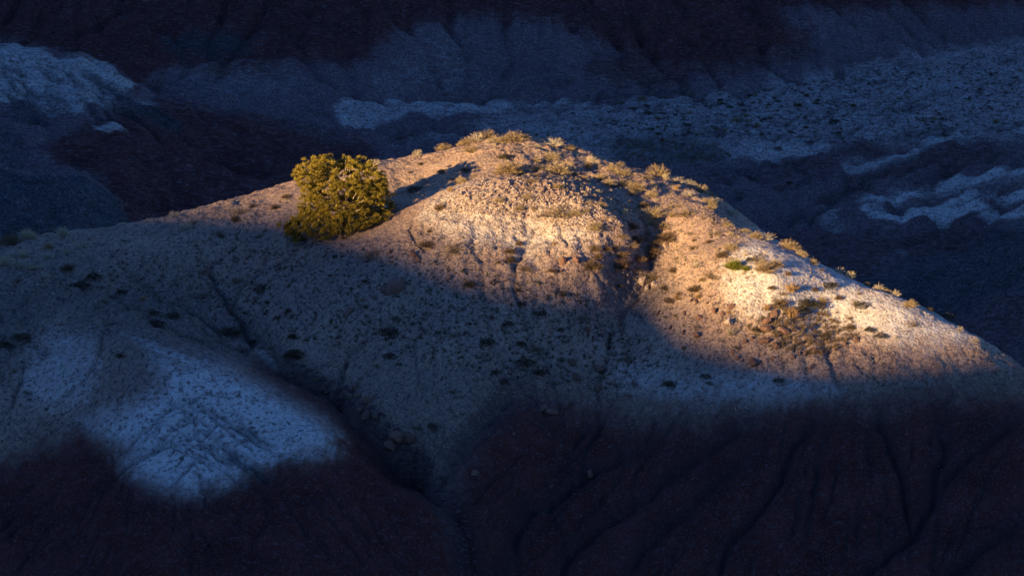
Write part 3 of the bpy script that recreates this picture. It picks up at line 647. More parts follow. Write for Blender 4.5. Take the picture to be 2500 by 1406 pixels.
VIEWS = {1: (600, 280, 3.514), 2: (1200, 280, 3.514), 3: (1500, 500, 2.5), 4: (0, 500, 1.874), 5: (700, 600, 1.744), 8: (1250, 0, 2.0), 9: (1500, 150, 4.167), 0: (0, 0, 1.0), 7: (1600, 700, 5.556)}
def parse(txt):
    out = []
    for w in txt.split():
        v, x, y, s_, k = w.split(',')
        ox, oy, sc_ = VIEWS[int(v)]
        out.append((ox+float(x)/sc_, oy+float(y)/sc_, float(s_)/sc_, k))
    return out
ZONES = [
 ('in the bushy cluster crowning the hill', '1,1850,258,80,t 1,1905,250,130,t 1,1985,222,150,p 1,2075,205,150,t 1,2150,240,120,t 1,2230,225,110,t 1,2310,215,180,t 1,2395,200,110,g 1,1935,318,120,t 1,2140,268,50,s'),
 ('on the skyline between juniper and hill crest', '1,1105,425,85,p 1,1475,350,95,p 1,1700,292,120,t 1,1640,300,40,o'),
 ('in the juniper shadow right of the tree', '1,1690,495,80,d 1,1890,485,105,d 1,1410,498,40,b 1,1445,650,135,d 1,1980,525,80,g 1,1780,560,75,g 1,1845,582,100,t 1,1500,430,60,d 1,1690,625,50,g'),
 ('beside or left of the juniper foot', '1,350,710,85,b 1,255,800,80,b 1,120,1050,90,g 1,500,1080,70,d 1,700,1065,50,d 1,60,790,80,d 1,845,1060,60,b 1,620,1050,50,t'),
 ('behind the knob near the back skyline', '2,400,282,75,p 2,545,265,150,p 2,665,300,95,t 2,515,372,125,t 2,385,397,65,t 2,865,405,110,p 2,832,450,80,b 2,1030,370,60,g 2,1042,478,115,t 2,1105,440,80,t 2,475,400,50,s 2,220,330,70,g 2,110,370,120,d'),
 ('on the gravelly top behind the knob', '2,150,492,200,t 2,405,468,95,t 2,580,500,210,t 2,390,520,85,g 2,350,580,150,g 2,575,637,105,t 2,300,642,95,g 2,305,715,105,t 2,795,555,60,o 2,240,505,90,t'),
 ('on the crumbly knob itself', '2,590,862,290,g 2,445,866,115,g 2,60,745,85,t 2,240,810,80,t 2,360,810,60,t 2,720,860,110,t 1,1755,658,85,o 1,1672,808,105,b 2,830,760,60,t 2,815,830,65,t'),
 ('on the sandy flat right of the knob', '2,940,560,120,t 2,1010,600,110,t 2,1130,522,150,t 2,1140,610,115,t 2,1240,640,140,t 2,1195,683,95,t 2,1245,600,50,o 2,790,682,65,s 2,915,672,60,s 2,1380,692,85,t 2,950,778,75,t 2,1310,785,105,b 2,1140,860,110,s 2,1180,752,40,t 2,1120,790,50,s'),
 ('on the sunny slope below the right-hand skyline', '2,1390,872,180,t 2,1660,858,165,g 2,1550,870,70,t 2,1480,968,125,t 2,1370,932,115,t 2,1820,890,65,g 2,1590,790,40,t 2,1530,800,45,t 2,1910,932,95,g 2,1700,1022,60,g 2,1940,1022,95,g 2,1740,1085,45,b 2,1870,1100,75,b 2,1740,1152,75,b'),
 ('along the upper right-hand skyline', '2,1340,545,110,g 2,1430,525,190,t 2,1490,552,80,s 2,1590,582,115,p 2,1700,602,100,p 2,1585,636,65,o 2,1790,668,145,t 2,1885,697,75,t 2,1690,695,110,p 2,1870,762,115,t 2,1945,762,95,p 2,1890,802,85,t 2,2060,852,100,p'),
 ('along the middle right-hand skyline', '2,2020,938,90,g 2,2180,1005,75,t 2,2270,1055,115,t 2,2360,1072,120,p 3,1065,268,115,t 3,1110,265,70,g 3,1140,312,70,t 3,1212,357,60,t 3,1265,400,50,g'),
 ('along the lower right-hand skyline', '3,1370,408,70,p 3,1440,442,80,p 3,1540,467,45,t 3,1615,475,75,p 3,1668,492,45,t 3,1718,518,65,p 3,1805,615,75,t 3,2110,768,55,p 3,2200,832,50,p 3,2015,645,110,d 3,1925,610,60,d'),
 ('in the brushy hollow right of the knob', '2,885,985,140,t 2,1200,975,120,b 2,1120,1045,125,g 2,1200,1125,160,g 2,1290,1065,165,g 2,1390,1105,165,g 2,1500,1065,180,b 2,990,1158,95,b 2,880,1158,110,b 2,1390,1175,150,b 2,1110,1218,125,b 2,1230,1090,120,b 2,1330,1020,110,g 2,1060,1150,80,b'),
 ('low in the shaded end of the hollow', '2,920,1222,95,b 2,1260,1243,130,b 2,1380,1228,115,b 2,1110,1303,165,b 2,865,1313,180,b 2,1390,1385,150,g 2,1560,1345,95,b 2,1590,1242,95,g 2,1250,1330,110,g 2,1300,1390,90,g 3,245,470,90,b 3,310,512,60,b 3,30,500,50,b'),
 ('on the sunlit face below the knob', '1,1555,1128,135,b 1,1580,1005,55,b 1,1790,1165,230,g 1,1080,1215,210,g 2,155,1182,105,b 2,155,1255,105,b 2,290,1325,155,g 2,520,1348,75,b 2,240,1112,75,b 2,540,1115,50,o 2,60,1270,50,b'),
 ('around the green bush on the right hump', '2,1980,1215,115,b 2,2060,1155,120,t 2,1760,1300,110,p 2,2080,1325,125,e 2,2180,1335,60,e 2,2300,1250,160,g 2,2350,1335,160,t 2,2440,1295,120,t 3,1060,425,50,b 3,590,442,95,g 3,490,522,85,b 3,515,567,62,o 3,540,462,50,t 2,2220,1250,80,d 2,2290,1330,90,g'),
 ('on the bright bare right hump', '3,1225,522,48,b 3,1310,500,90,d 3,1350,492,60,g 3,1368,572,52,b 3,1505,618,110,d 3,1440,752,62,b 3,1560,768,75,d 3,1625,803,75,d 3,1820,732,75,g 3,1490,545,40,g 3,1285,803,85,d 3,1720,815,36,p'),
 ('in the scrubby patch between hump and boulders', '3,990,622,120,g 3,1190,614,130,d 3,1265,592,65,t 3,1080,685,115,o 3,1080,527,115,o 3,1030,547,65,g 3,1010,600,90,b 3,930,640,70,o 3,1130,640,90,d 3,1060,640,80,g 3,1100,505,60,d 3,960,512,50,b 3,1150,600,80,d 3,1110,700,70,g'),
 ('among the brown boulders', '3,865,767,65,d 3,715,792,80,s 3,750,872,65,g 3,380,577,65,o 3,398,543,70,g 3,318,687,52,g 3,330,590,70,b 3,695,662,40,o 3,500,745,50,g 3,375,680,40,t'),
 ('on the shaded slope below the knob', '5,445,372,95,d 5,465,312,55,d 5,440,472,55,d 5,385,512,40,d 5,30,387,45,d 5,35,467,80,d 5,330,152,28,d 5,780,168,55,b 5,710,382,55,d 5,850,412,75,d 5,630,772,60,d 5,560,777,50,d 5,710,622,50,d 5,480,505,30,d 5,340,262,35,d 5,500,390,40,d 5,320,236,26,o'),
 ('on the shaded slope below the hollow', '5,940,337,50,d 5,1165,357,32,d 5,1185,407,52,d 5,1250,312,80,d 5,1050,442,90,d 5,1010,502,90,d 5,885,542,46,d 5,920,582,55,d 5,1075,542,65,d 5,990,192,38,b 5,1000,252,45,d 5,1080,292,55,d 5,1175,212,34,b 5,1165,490,36,d 5,1000,420,50,d'),
 ('on the shaded slope under the boulders', '3,130,1095,80,d 3,325,1095,90,d 3,90,1165,60,d 3,560,1050,70,d 3,580,1090,60,d 3,30,950,50,d 5,1440,485,50,g 0,1640,940,34,d 0,1900,930,30,d'),
 ('in the shaded bowl below the left ridge', '4,430,335,80,d 4,370,375,85,d 4,560,402,52,d 4,655,437,42,o 4,945,417,65,d 4,1200,387,85,d 4,925,312,66,d 4,1090,347,75,d 4,700,497,55,d 4,790,512,65,d 4,710,552,95,d 4,1280,517,45,d 4,480,442,55,g 4,315,295,75,b'),
 ('in the gully bottom left of centre', '4,1055,587,95,d 4,1345,607,55,d 4,1345,692,105,d 4,1325,487,45,d 4,1240,655,50,d 4,1160,630,46,d 4,1400,620,30,d 4,1440,800,40,d 4,1230,450,40,d'),
 ('on the shaded ground at the left edge', '4,100,612,95,d 4,20,642,65,d 4,550,692,50,d 4,80,345,40,g 4,205,332,55,p 4,130,860,50,g 4,70,760,50,d'),
 ('along the shaded far left ridge', '4,50,172,100,b 4,122,152,85,s 4,150,155,60,s 4,290,142,85,s 4,222,197,55,o 4,385,192,65,p 4,300,222,55,p 4,215,242,55,p 4,110,237,65,s 4,20,272,90,s 4,90,282,90,p 4,150,302,55,s 4,40,240,70,p 4,190,290,50,p'),
 ('on the dim ridge left of the juniper', '4,800,52,55,p 4,845,112,70,p 4,890,86,70,g 4,1100,36,80,g 4,1000,132,55,g 4,1080,70,50,b 4,1015,145,40,b 4,700,130,40,p'),
]
WASH = parse('9,75,428,60,d 9,190,495,100,d 9,340,535,100,d 9,435,580,60,t 9,185,612,32,t 9,120,658,40,d 9,370,695,75,d 9,440,745,85,d 9,485,805,50,b 9,155,867,40,t 9,530,668,50,d 9,280,383,70,t 9,510,368,80,g 9,770,333,50,t 9,760,528,60,t 9,620,548,50,d 9,490,533,80,d 9,320,458,70,d 9,745,653,85,d 9,755,728,60,d 9,845,748,40,t 9,975,488,50,d 9,1085,445,100,d 9,1070,402,75,d 9,1170,468,75,d 9,1280,452,85,d 9,1315,503,62,d 9,1340,553,60,t 9,1380,357,60,d 9,1445,352,50,t 9,1665,418,80,d 9,1625,372,52,d 9,1872,453,80,b 9,1962,352,70,b 9,1555,467,40,t 9,1520,593,72,d 9,1590,578,60,d 9,1240,603,80,t 9,1350,607,60,t 9,1020,683,60,b 9,1125,708,50,t 9,1185,712,50,d 9,1350,717,50,b 9,1455,653,70,t 9,1500,745,60,d 9,1790,724,62,d 9,1952,678,62,b 9,2230,622,110,d 9,2280,733,60,d 9,2080,408,80,d 9,2050,437,72,d 9,2110,293,50,d 9,2430,458,72,b 9,1670,895,90,d 9,690,848,60,d 9,700,757,40,d 9,2040,717,42,d 9,2180,518,72,g 9,1785,1235,55,d 9,1940,572,50,d 9,2345,417,42,d '
 '8,2170,432,26,d 8,2280,437,22,d 8,2210,444,16,d 8,2365,594,32,t 8,2460,382,28,d 8,2445,437,18,d 8,2400,457,20,d 8,2300,547,20,d 8,2060,582,32,t 8,2100,580,26,d 8,2010,592,22,t 8,1975,500,22,t 8,2130,397,18,d 8,2480,347,24,t 8,2380,397,16,d 8,2360,357,16,d 8,2420,522,16,d 8,2230,492,14,t 8,2190,352,14,d 8,1355,896,32,d 8,2120,665,40,d 8,120,660,24,d 8,60,600,20,d 8,300,555,22,d 8,370,470,20,d 8,640,480,30,d 8,530,505,20,t 8,470,550,20,d 8,890,460,14,t')
def place(e, parent=None):
    px, py, wpx, k = e
    return None
allp = []
for zi, (ph, txt) in enumerate(ZONES):
    ents = parse(txt)
    for e in ents: allp.append((zi, e if not (('shaded' in ph or 'gully' in ph) and e[3] == 'd' and rng.random() < .28) else e[:3]+('g',)))
NZ = len(allp)
_r = np.random.default_rng(33)
# further small bushes strewn over the wash
WP = [(1320,335),(1560,262),(1900,215),(2200,165),(2490,110),(2490,325),(2200,340),(1900,360),(1700,335),(1450,330)]
extra = []
while len(extra) < 45:
    qx_, qy_ = _r.uniform(1320, 2490), _r.uniform(110, 360)
    if poly_mask(np.array([qx_]), np.array([qy_]), WP, 1)[0] > .5: extra.append((qx_, qy_, _r.uniform(5, 11), 'd' if _r.random() < .72 else 't'))
entries = allp + [(-1, e) for e in WASH] + [(-2, e) for e in extra]
pxs = np.array([e[1][0] for e in entries]); pys = np.array([e[1][1] for e in entries])
n1_ = len(allp)
GX = np.empty(len(entries)); GY = GX.copy()
x_, y_, _z = march(ground, pxs[:n1_], pys[:n1_], 84, 126.0, .1); GX[:n1_], GY[:n1_] = x_, y_
x_, y_, _z = march(ground, pxs[n1_:], pys[n1_:], 150, 262, .25); GX[n1_:], GY[n1_:] = x_, y_
GZ = ground(GX, GY)
# a skyline plant whose ray passes over the hill stands on the crest line itself
for i in range(n1_):
    if GY[i] > 125.5:
        dx, dy, dz = ray(pxs[i], pys[i]); ys = np.arange(98, 124, .05); t = ys/dy
        h_ = ground(dx*t, ys)-(CAM_Z+dz*t); j = h_.argmax(); GX[i], GY[i] = (dx*t)[j], ys[j]; GZ[i] = float(ground(GX[i], GY[i]))
HF = {'t': .95, 'p': 1.0, 'g': .8, 'd': .85, 'b': .95, 'o': 1.1, 's': 1.15, 'e': 1.0}
count = {}
for zi, e in allp: count.setdefault((zi, e[3]), []).append((e[0], e[1], e[2]))
for i, (zi, e) in enumerate(entries):
    px, py, wpx, k = e
    depth = GY[i]*CP-(GZ[i]-CAM_Z)*SP
    rad = wpx*depth/FPX/2*(1.12 if k in 'tpgdbe' else 1.0)
    rad = max(rad, .10)*{'t': 1.2, 'p': 1.2, 'd': .95, 'e': 1.3}.get(k, 1.1)
    m = PLANT[k][_r.integers(len(PLANT[k]))]
    o = link(KN[k], m, None, (GX[i], GY[i], GZ[i]-.05*rad), (_r.normal(0, .06), _r.normal(0, .06), _r.uniform(0, 6.28)), (rad, rad*_r.uniform(.85, 1.1), rad*HF[k]*_r.uniform(.88, 1.1)))
    if zi >= 0:
        xs_ = sorted(count[(zi, k)]); ph = ZONES[zi][0]
        if len(xs_) == 1: lab = 'the only '+KW[k]+' '+ph
        else: lab = ORD[xs_.index((px, py, wpx))]+' '+KW[k]+' from the left '+ph
        if k == 'e': lab = ('large bright green upright bush' if wpx > 25 else 'small green sprig beside the large green bush')+' on the lit right hump'
        tag(o, lab, KC[k], 'bushes and grass tufts '+ph)
        count[(zi, k)] = xs_
    else:
        lab = ('one of the many small '+{'d': 'dark', 't': 'tawny', 'b': 'brown', 'g': 'grey'}[k]+' bushes dotting the blue-shaded wash flat behind the hill')
        tag(o, lab, 'shrub', {'d': 'dark', 't': 'tawny', 'b': 'brown', 'g': 'grey'}[k]+' bushes dotting the shaded wash')

# ---------------------------------------------------------------- boulders
import bmesh
M_ROCK = NT('brown_sandstone'); _P = M_ROCK.n('TexCoord').outputs['Object']; _oi = M_ROCK.n('ObjectInfo')
_c = M_ROCK.mix(M_ROCK.ramp(_oi.outputs['Random'], 0, 1), (.12, .055, .038), (.20, .10, .068))
_c = M_ROCK.mix(M_ROCK.ramp(M_ROCK.noise(_P, 3.5, 5, .65), .35, .7), _c, M_ROCK.mix(.35, _c, (.42, .30, .22)))
M_ROCK.l(_c, M_ROCK.b.inputs['Base Color']); M_ROCK.b.inputs['Roughness'].default_value = .85
_bp = M_ROCK.n('Bump'); _bp.inputs['Strength'].default_value = .5; _bp.inputs['Distance'].default_value = .15
M_ROCK.l(M_ROCK.noise(_P, 5., 5, .7), _bp.inputs['Height']); M_ROCK.l(_bp.outputs[0], M_ROCK.b.inputs['Normal'])
M_PALE = NT('pale_banded_stone'); _P = M_PALE.n('TexCoord').outputs['Object']
M_PALE.l(M_PALE.mix(M_PALE.ramp(M_PALE.noise(_P, 4., 6, .7), .42, .58), (.20, .11, .075), (.62, .50, .38)), M_PALE.b.inputs['Base Color'])
def rock_mesh(seed, mat, cuts=5, name='rock_body'):
    R = np.random.default_rng(seed); bm = bmesh.new()
    n = 34; P = R.normal(size=(n, 3)); P /= np.linalg.norm(P, axis=1, keepdims=True); P *= R.uniform(.82, 1.05, (n, 1))
    for c in range(cuts):                               # flat broken faces
        d = R.normal(size=3); d[2] = abs(d[2])*.6; d /= np.linalg.norm(d); q = P@d; lim = R.uniform(.45, .75); P = P-np.outer(np.clip(q-lim, 0, None), d)
    for p in P: bm.verts.new(p)
    r_ = bmesh.ops.convex_hull(bm, input=bm.verts[:])
    bmesh.ops.delete(bm, geom=[v for v in bm.verts if not v.link_faces], context='VERTS')
    bmesh.ops.dissolve_limit(bm, angle_limit=.12, verts=bm.verts[:], edges=bm.edges[:])
    bmesh.ops.bevel(bm, geom=bm.edges[:], offset=.05, segments=1, affect='EDGES', clamp_overlap=True)
    me = bpy.data.meshes.new(name); bm.to_mesh(me); bm.free(); me.materials.append(mat.m); return me
ROCKS = [rock_mesh(k, M_ROCK) for k in range(8)]; PROCK = rock_mesh(91, M_PALE)
RZ = [
 ('on the sunlit slope of the right hump', 'boulder', '7,545,195,75 7,490,190,45 7,700,228,50 7,805,340,95 7,1035,280,95 7,915,375,75 7,390,355,70 7,600,430,110 7,40,360,85 7,1600,390,150 7,1500,470,140'),
 ('where light fades on the right slope', 'boulder', '7,555,660,130 7,385,625,80 7,205,560,65 7,1310,705,90 7,1480,740,150 7,1500,570,150 7,1760,610,140 7,1640,810,120 7,1215,745,80 7,1110,965,95 7,1055,890,80'),
 ('at the lower edge of the light', 'boulder', '7,1960,905,60 7,2025,905,75 7,2165,870,105 7,2280,860,50 7,2320,765,55 7,1600,960,55 7,1870,960,70 7,380,835,70 7,2120,1100,90 7,1340,1040,150 3,1480,827,40 3,1405,852,28'),
 ('in the brushy hollow right of the knob', 'pale block', '3,172,475,75 3,250,492,60 3,80,480,34 3,200,515,50'),
 ('in the dark gully bottom', 'boulder', '5,345,662,50 5,340,727,52 5,380,727,38 5,270,643,50 5,300,640,30 5,470,815,80 5,520,830,60 5,310,700,40 5,440,850,60 5,290,610,34 5,800,972,34'),
 ('on the shaded slope below', 'boulder', '5,1215,497,42 5,1325,525,48 5,1230,562,42 5,1325,607,42 5,1100,692,44 5,1130,712,54 5,1185,682,44 5,1205,672,34 5,1290,975,48 5,1280,362,40'),
 ('on the dim slope under the knob', 'stone', '5,265,288,48 5,690,137,30 5,465,190,95 5,420,188,50 2,620,1265,90 2,730,1250,70 2,600,1340,34 2,560,1345,30 1,1240,1180,50 1,1440,1200,80 1,1480,1240,60'),
]
rl = []
for zi, (ph, nm, txt) in enumerate(RZ):
    for w in txt.split():
        v, x, y, s_ = w.split(','); ox, oy, sc_ = VIEWS[int(v)]; rl.append((zi, ox+float(x)/sc_, oy+float(y)/sc_, float(s_)/sc_))
RX, RY, _z = march(ground, [r_[1] for r_ in rl], [r_[2] for r_ in rl], 84, 126, .1)
rcnt = {}
for r_ in rl: rcnt.setdefault(r_[0], []).append(r_[1]+r_[2]*1e-4)
for i, (zi, px, py, wpx) in enumerate(rl):
    z = float(ground(RX[i], RY[i])); depth = RY[i]*CP-(z-CAM_Z)*SP; rad = wpx*depth/FPX/2*1.3
    ph, nm = RZ[zi][:2]; xs_ = sorted(rcnt[zi]); big = (zi == 1 and False)
    me_ = ROCKS[_r.integers(8)] if nm != 'pale block' else PROCK
    el = _r.uniform(.55, .9)
    o = link('boulder' if nm == 'boulder' else 'stone_block', me_, None, (RX[i], RY[i]-.1*rad, z+rad*.22), (_r.normal(0, .25), _r.normal(0, .3), _r.uniform(0, 6.28)), (rad, rad*el, rad*_r.uniform(.62, .9)))
    col = {'boulder': 'brown angular boulder', 'pale block': 'pale squarish stone block', 'stone': 'dark brown flat stone'}[nm]
    tag(o, ORD[xs_.index(px+py*1e-4)]+' '+col+' from the left '+ph, 'rock', col+'s '+ph)
px_, py_ = 1600+1005/5.556, 700+505/5.556
X_, Y_, _z = march(ground, [px_], [py_], 84, 126, .1); z = float(ground(X_, Y_)[0])
o = link('boulder', PROCK, None, (X_[0], Y_[0], z+.1), (.5, -.15, .35), (.29, .22, .19)); tag(o, 'large pale boulder with white banding amid the brown boulders', 'rock')

# ---------------------------------------------------------------- the juniper
def ground_normal_dummy(): pass
JX, JY, _z = march(ground, [836.], [562.], 84, 126, .1); JX, JY = float(JX[0]), float(JY[0]); JZ = float(ground(JX, JY))
jr = np.random.default_rng(5)
juniper = bpy.data.objects.new('juniper_tree', None); COL.objects.link(juniper); juniper.location = (JX, JY, JZ); juniper.empty_display_size = .5; juniper.scale = (1.03, 1, .95)
tag(juniper, 'wide many-stemmed olive green juniper, the only tree, on the lit ridge', 'tree')
# crown as lobes: centre x, y, z and half sizes
LOBES = [(-1.35, .1, 2.45, .62, .7, .80), (-.75, -.1, 2.7, .55, .6, .72), (.35, .1, 2.62, .85, .85, .76), (1.0, .0, 2.25, .75, .8, .85), (1.45, -.1, 1.75, .6, .7, .75),
         (-.7, -.3, 1.7, .75, .8, .7), (.2, -.5, 1.6, 1.1, .9, .9), (-.2, .6, 2.0, 1.2, .8, 1.0), (1.6, .1, .9, .6, .6, .5), (-1.65, -.1, .45, .75, .65, .36), (-.8, -.7, .55, .9, .6, .5),
         (.4, -.9, .6, 1.1, .6, .55), (1.3, -.6, .55, .7, .6, .5), (.9, .6, 1.3, .9, .7, .8), (-1.25, -.15, 1.15, .55, .6, .6), (-1.9, .1, .35, .4, .4, .25)]
vol = np.array([l[3]*l[4]+l[4]*l[5]+l[3]*l[5] for l in LOBES]); vol /= vol.sum()
cent = []; outw = []
tries = 0
while len(cent) < 1700 and tries < 24000:
    tries += 1
    l = LOBES[jr.choice(len(LOBES), p=vol)]; d = jr.normal(size=3); d /= np.linalg.norm(d)
    p = np.array(l[:3])+d*np.array(l[3:])*jr.uniform(.72, 1.0)*(1+.12*jr.normal())
    if p[2] < .08: continue
    ins = sum((((p-np.array(m_[:3]))/np.array(m_[3:]))**2).sum() < .42 for m_ in LOBES)
    if ins > 0: continue
    if cent and (np.linalg.norm(np.array(cent)-p, axis=1) < .088).any(): continue
    cent.append(p); outw.append(d)
cent = np.array(cent); outw = np.array(outw)
parts = []; tone = []
hole = (pn(cent[:, 0]*1.2+3, cent[:, 2]*1.4) > .40) | (pn(cent[:, 0]*2.6+7, cent[:, 2]*2.6+1) > .28)
for c, d, h_ in zip(cent, outw, hole):
    if h_ and d[1] < .3 and jr.random() < .75: continue
    n = int(jr.uniform(50, 95)); r_ = jr.uniform(.06, .14)
    q = jr.normal(size=(n, 3)); q /= np.linalg.norm(q, axis=1, keepdims=True); q[:, 2] = np.abs(q[:, 2])*1.1-.35
    P0 = c+q*r_*jr.uniform(.35, 1., (n, 1)); D = q*.8+d*.3+[0, 0, .6]+jr.normal(0, .42, (n, 3)); D /= np.linalg.norm(D, axis=1, keepdims=True)
    parts.append(blades(P0, P0+D*jr.uniform(.04, .11, (n, 1)), .024, .010, jr))
    tn = np.clip(.5+.36*jr.normal()+.18*(c[2]-1.5), 0, 1); tone.append(np.full(n*4, tn))
V, F = join(parts); tone = np.concatenate(tone)
gz = ground(JX+V[:, 0], JY+V[:, 1])-JZ; V[:, 2] = np.where(V[:, 2] < 1.2, np.maximum(V[:, 2]+gz*(1-V[:, 2]/1.2), gz+.02), V[:, 2])
M_JUN = NT('juniper_foliage'); a_ = M_JUN.n('Attribute', attribute_name='tone'); g_ = M_JUN.n('NewGeometry')
c_ = M_JUN.mix(M_JUN.ramp(a_.outputs['Fac'], .1, .9), (.20, .15, .024), (.50, .37, .055))
c_ = M_JUN.mix(M_JUN.ramp(g_.outputs['Random Per Island'], 0, 1, 0, .7), c_, (.07, .06, .014))
M_JUN.l(c_, M_JUN.b.inputs['Base Color']); M_JUN.b.inputs['Roughness'].default_value = .75
tr = M_JUN.n('BsdfTranslucent'); M_JUN.l(c_, tr.inputs[0]); ms = M_JUN.n('MixShader'); ms.inputs[0].default_value = .18
M_JUN.l(M_JUN.b.outputs[0], ms.inputs[1]); M_JUN.l(tr.outputs[0], ms.inputs[2]); M_JUN.l(ms.outputs[0], M_JUN.out.inputs[0])
link('crown', mesh_np('crown', V, F, M_JUN.m, False, {'tone': np.stack([tone]*3+[tone*0+1], -1)}), juniper)
M_BARK = NT('juniper_bark'); P_ = M_BARK.n('NewGeometry').outputs['Position']
M_BARK.l(M_BARK.mix(M_BARK.ramp(M_BARK.noise(P_, 9., 5, .7), .35, .65), (.16, .11, .08), (.42, .33, .25)), M_BARK.b.inputs['Base Color'])
def limb(pts, r0, r1, sides=6):
    pts = np.array(pts, float); n = len(pts); V = []; 
    for i, p in enumerate(pts):
        d = pts[min(i+1, n-1)]-pts[max(i-1, 0)]; d /= np.linalg.norm(d)+1e-9
        a = np.cross(d, [.3, .9, .2]); a /= np.linalg.norm(a); b = np.cross(d, a); r_ = r0+(r1-r0)*i/(n-1)
        for s_ in range(sides):
            t = 2*np.pi*s_/sides; V.append(p+(a*math.cos(t)+b*math.sin(t))*r_*(1+.12*math.sin(3*t+i)))
    F = [(i*sides+s_, i*sides+(s_+1) % sides, (i+1)*sides+(s_+1) % sides, (i+1)*sides+s_) for i in range(n-1) for s_ in range(sides)]
    return np.array(V), np.array(F)
def path(a, b, k=6, sag=.12):
    t = np.linspace(0, 1, k)[:, None]; p = a+(b-a)*t; p[1:-1] += jr.normal(0, sag, (k-2, 3))*[1, 1, .6]; return p
tops = [(-1.3, 0, 2.1), (-.7, 0, 2.3), (.4, .1, 2.3), (1.0, 0, 2.0), (1.5, -.1, 1.5), (-1.4, -.2, 1.0), (.2, -.6, 1.7), (.1, .6, 2.0), (1.7, 0, .9)]
tr_parts = [limb(path(np.array([x*.5, y*.5, -.15]), np.array([x*2, y*2, .7]), 5, .05), .11, .075) for x, y in ((-.2, 0), (.05, .1), (.2, -.08), (-.05, -.15))]
V, F = join(tr_parts); link('trunk', mesh_np('trunk', V, F, M_BARK.m, True), juniper)
for tp in tops:
    a = np.array([tp[0]*.2, tp[1]*.2, .45]); V, F = limb(path(a, np.array(tp), 7, .09), .07, .018); link('limb', mesh_np('limb', V, F, M_BARK.m, True), juniper)
# bare silvery branchlets that show through the foliage
M_TWIG = NT('silvery_branchlets'); M_TWIG.b.inputs['Base Color'].default_value = (.50, .40, .29, 1)
sel = jr.choice(len(cent), 150, replace=False); pp = []
for i in sel:
    c = cent[i]; src = np.array([c[0]*.55, c[1]*.55, max(.3, c[2]*.6)]); e_ = c+outw[i]*.14
    s0 = e_+(src-e_)*jr.uniform(.25, .5); V, F = limb(path(s0, e_, 4, .03), .014, .005, 3); pp.append((V, F))
V, F = join(pp); bt = link('branchlets', mesh_np('branchlets', V, F, M_TWIG.m, False), juniper); bt['kind'] = 'stuff'

# ---------------------------------------------------------------- gravel and stubble nobody could count
def scatter(n, poly, y0, y1, seed, dens=None):
    R = np.random.default_rng(seed); P = np.array(poly, float); out = []
    while sum(len(o_) for o_ in out) < n:
        x = R.uniform(P[:, 0].min(), P[:, 0].max(), n*2); y = R.uniform(P[:, 1].min(), P[:, 1].max(), n*2)
        m = poly_mask(x, y, P, 1) > .5
        if dens is not None: m &= R.random(n*2) < dens(x, y)
        out.append(np.stack([x[m], y[m]], 1))
    q = np.concatenate(out)[:n]
    X, Y = [], []
    for i in range(0, n, 4000):
        a, b, _ = march(ground, q[i:i+4000, 0], q[i:i+4000, 1], y0, y1, .2); X.append(a); Y.append(b)
    X = np.concatenate(X); Y = np.concatenate(Y); k = Y < y1-.5
    return X[k], Y[k], ground(X[k], Y[k]), q[k]
def pebbles(name, X, Y, Z, size, mat, seed):
    R = np.random.default_rng(seed); n = len(X)
    O = np.array([(1,0,0),(0,1,0),(-1,0,0),(0,-1,0),(0,0,1),(.2,.1,-.8)], float)
    V = O[None]*R.uniform(.6, 1.3, (n, 6, 1)); a = R.uniform(0, 6.28, n); ca2, sa2 = np.cos(a)[:, None], np.sin(a)[:, None]
    V = np.stack([V[..., 0]*ca2-V[..., 1]*sa2, V[..., 0]*sa2+V[..., 1]*ca2, V[..., 2]*.65], -1)*size(R, n)[:, None, None]
    V += np.stack([X, Y, Z], -1)[:, None]
    F0 = np.array([(0,1,4),(1,2,4),(2,3,4),(3,0,4),(1,0,5),(2,1,5),(3,2,5),(0,3,5)])
    F = (F0[None]+(np.arange(n)*6)[:, None, None]).reshape(-1, 3)
    o = link(name, mesh_np(name, V.reshape(-1, 3), F, mat, False)); o['kind'] = 'stuff'; return o
M_GRAV = NT('gravel'); g_ = M_GRAV.n('NewGeometry')
cr = M_GRAV.mix(M_GRAV.ramp(g_.outputs['Random Per Island'], .1, .9), (.14, .085, .065), (.46, .35, .27)); M_GRAV.l(cr, M_GRAV.b.inputs['Base Color'])
M_GRAV2 = NT('dark_stones'); M_GRAV2.b.inputs['Base Color'].default_value = (.085, .055, .05, 1)
FACE = [(330,600),(600,520),(720,500),(950,440),(1130,380),(1280,350),(1500,410),(1700,470),(1900,600),(2200,740),(2400,860),(2300,940),(2050,960),(1800,1010),(1500,1010),(1280,960),(1150,1060),(1050,1120),(880,960),(700,860),(560,760),(400,680)]
X, Y, Z, q = scatter(24000, FACE, 84, 126, 3, lambda x, y: .25+.75*(pn(x/70, y/45) > .05))
o = pebbles('gravel', X, Y, Z, lambda R, n: .012+.035*R.random(n)**4+.008, M_GRAV.m, 1); tag(o, 'loose gravel and clay crumbs strewn over the hill', 'gravel')
KNOB = [(1130,455),(1260,432),(1420,445),(1520,480),(1570,560),(1430,560),(1290,535),(1150,520),(1040,520)]
X, Y, Z, q = scatter(9000, KNOB, 84, 126, 4)
o = pebbles('rubble', X, Y, Z, lambda R, n: .02+.06*R.random(n)**3, M_GRAV.m, 2); tag(o, 'crumbly clay rubble capping the central knob', 'rubble')
REDF = [(1250,990),(1500,1010),(1900,1000),(2300,970),(2500,980),(2500,1406),(1230,1406),(1100,1180)]
X, Y, Z, q = scatter(6000, REDF, 84, 126, 13, lambda x, y: .2+.8*(pn(x/60, y/60) > .1))
o = pebbles('red_slope_stones', X, Y, Z, lambda R, n: .012+.07*R.random(n)**6, M_GRAV2.m, 15); tag(o, 'small dark stones on the red lower slope', 'stones')
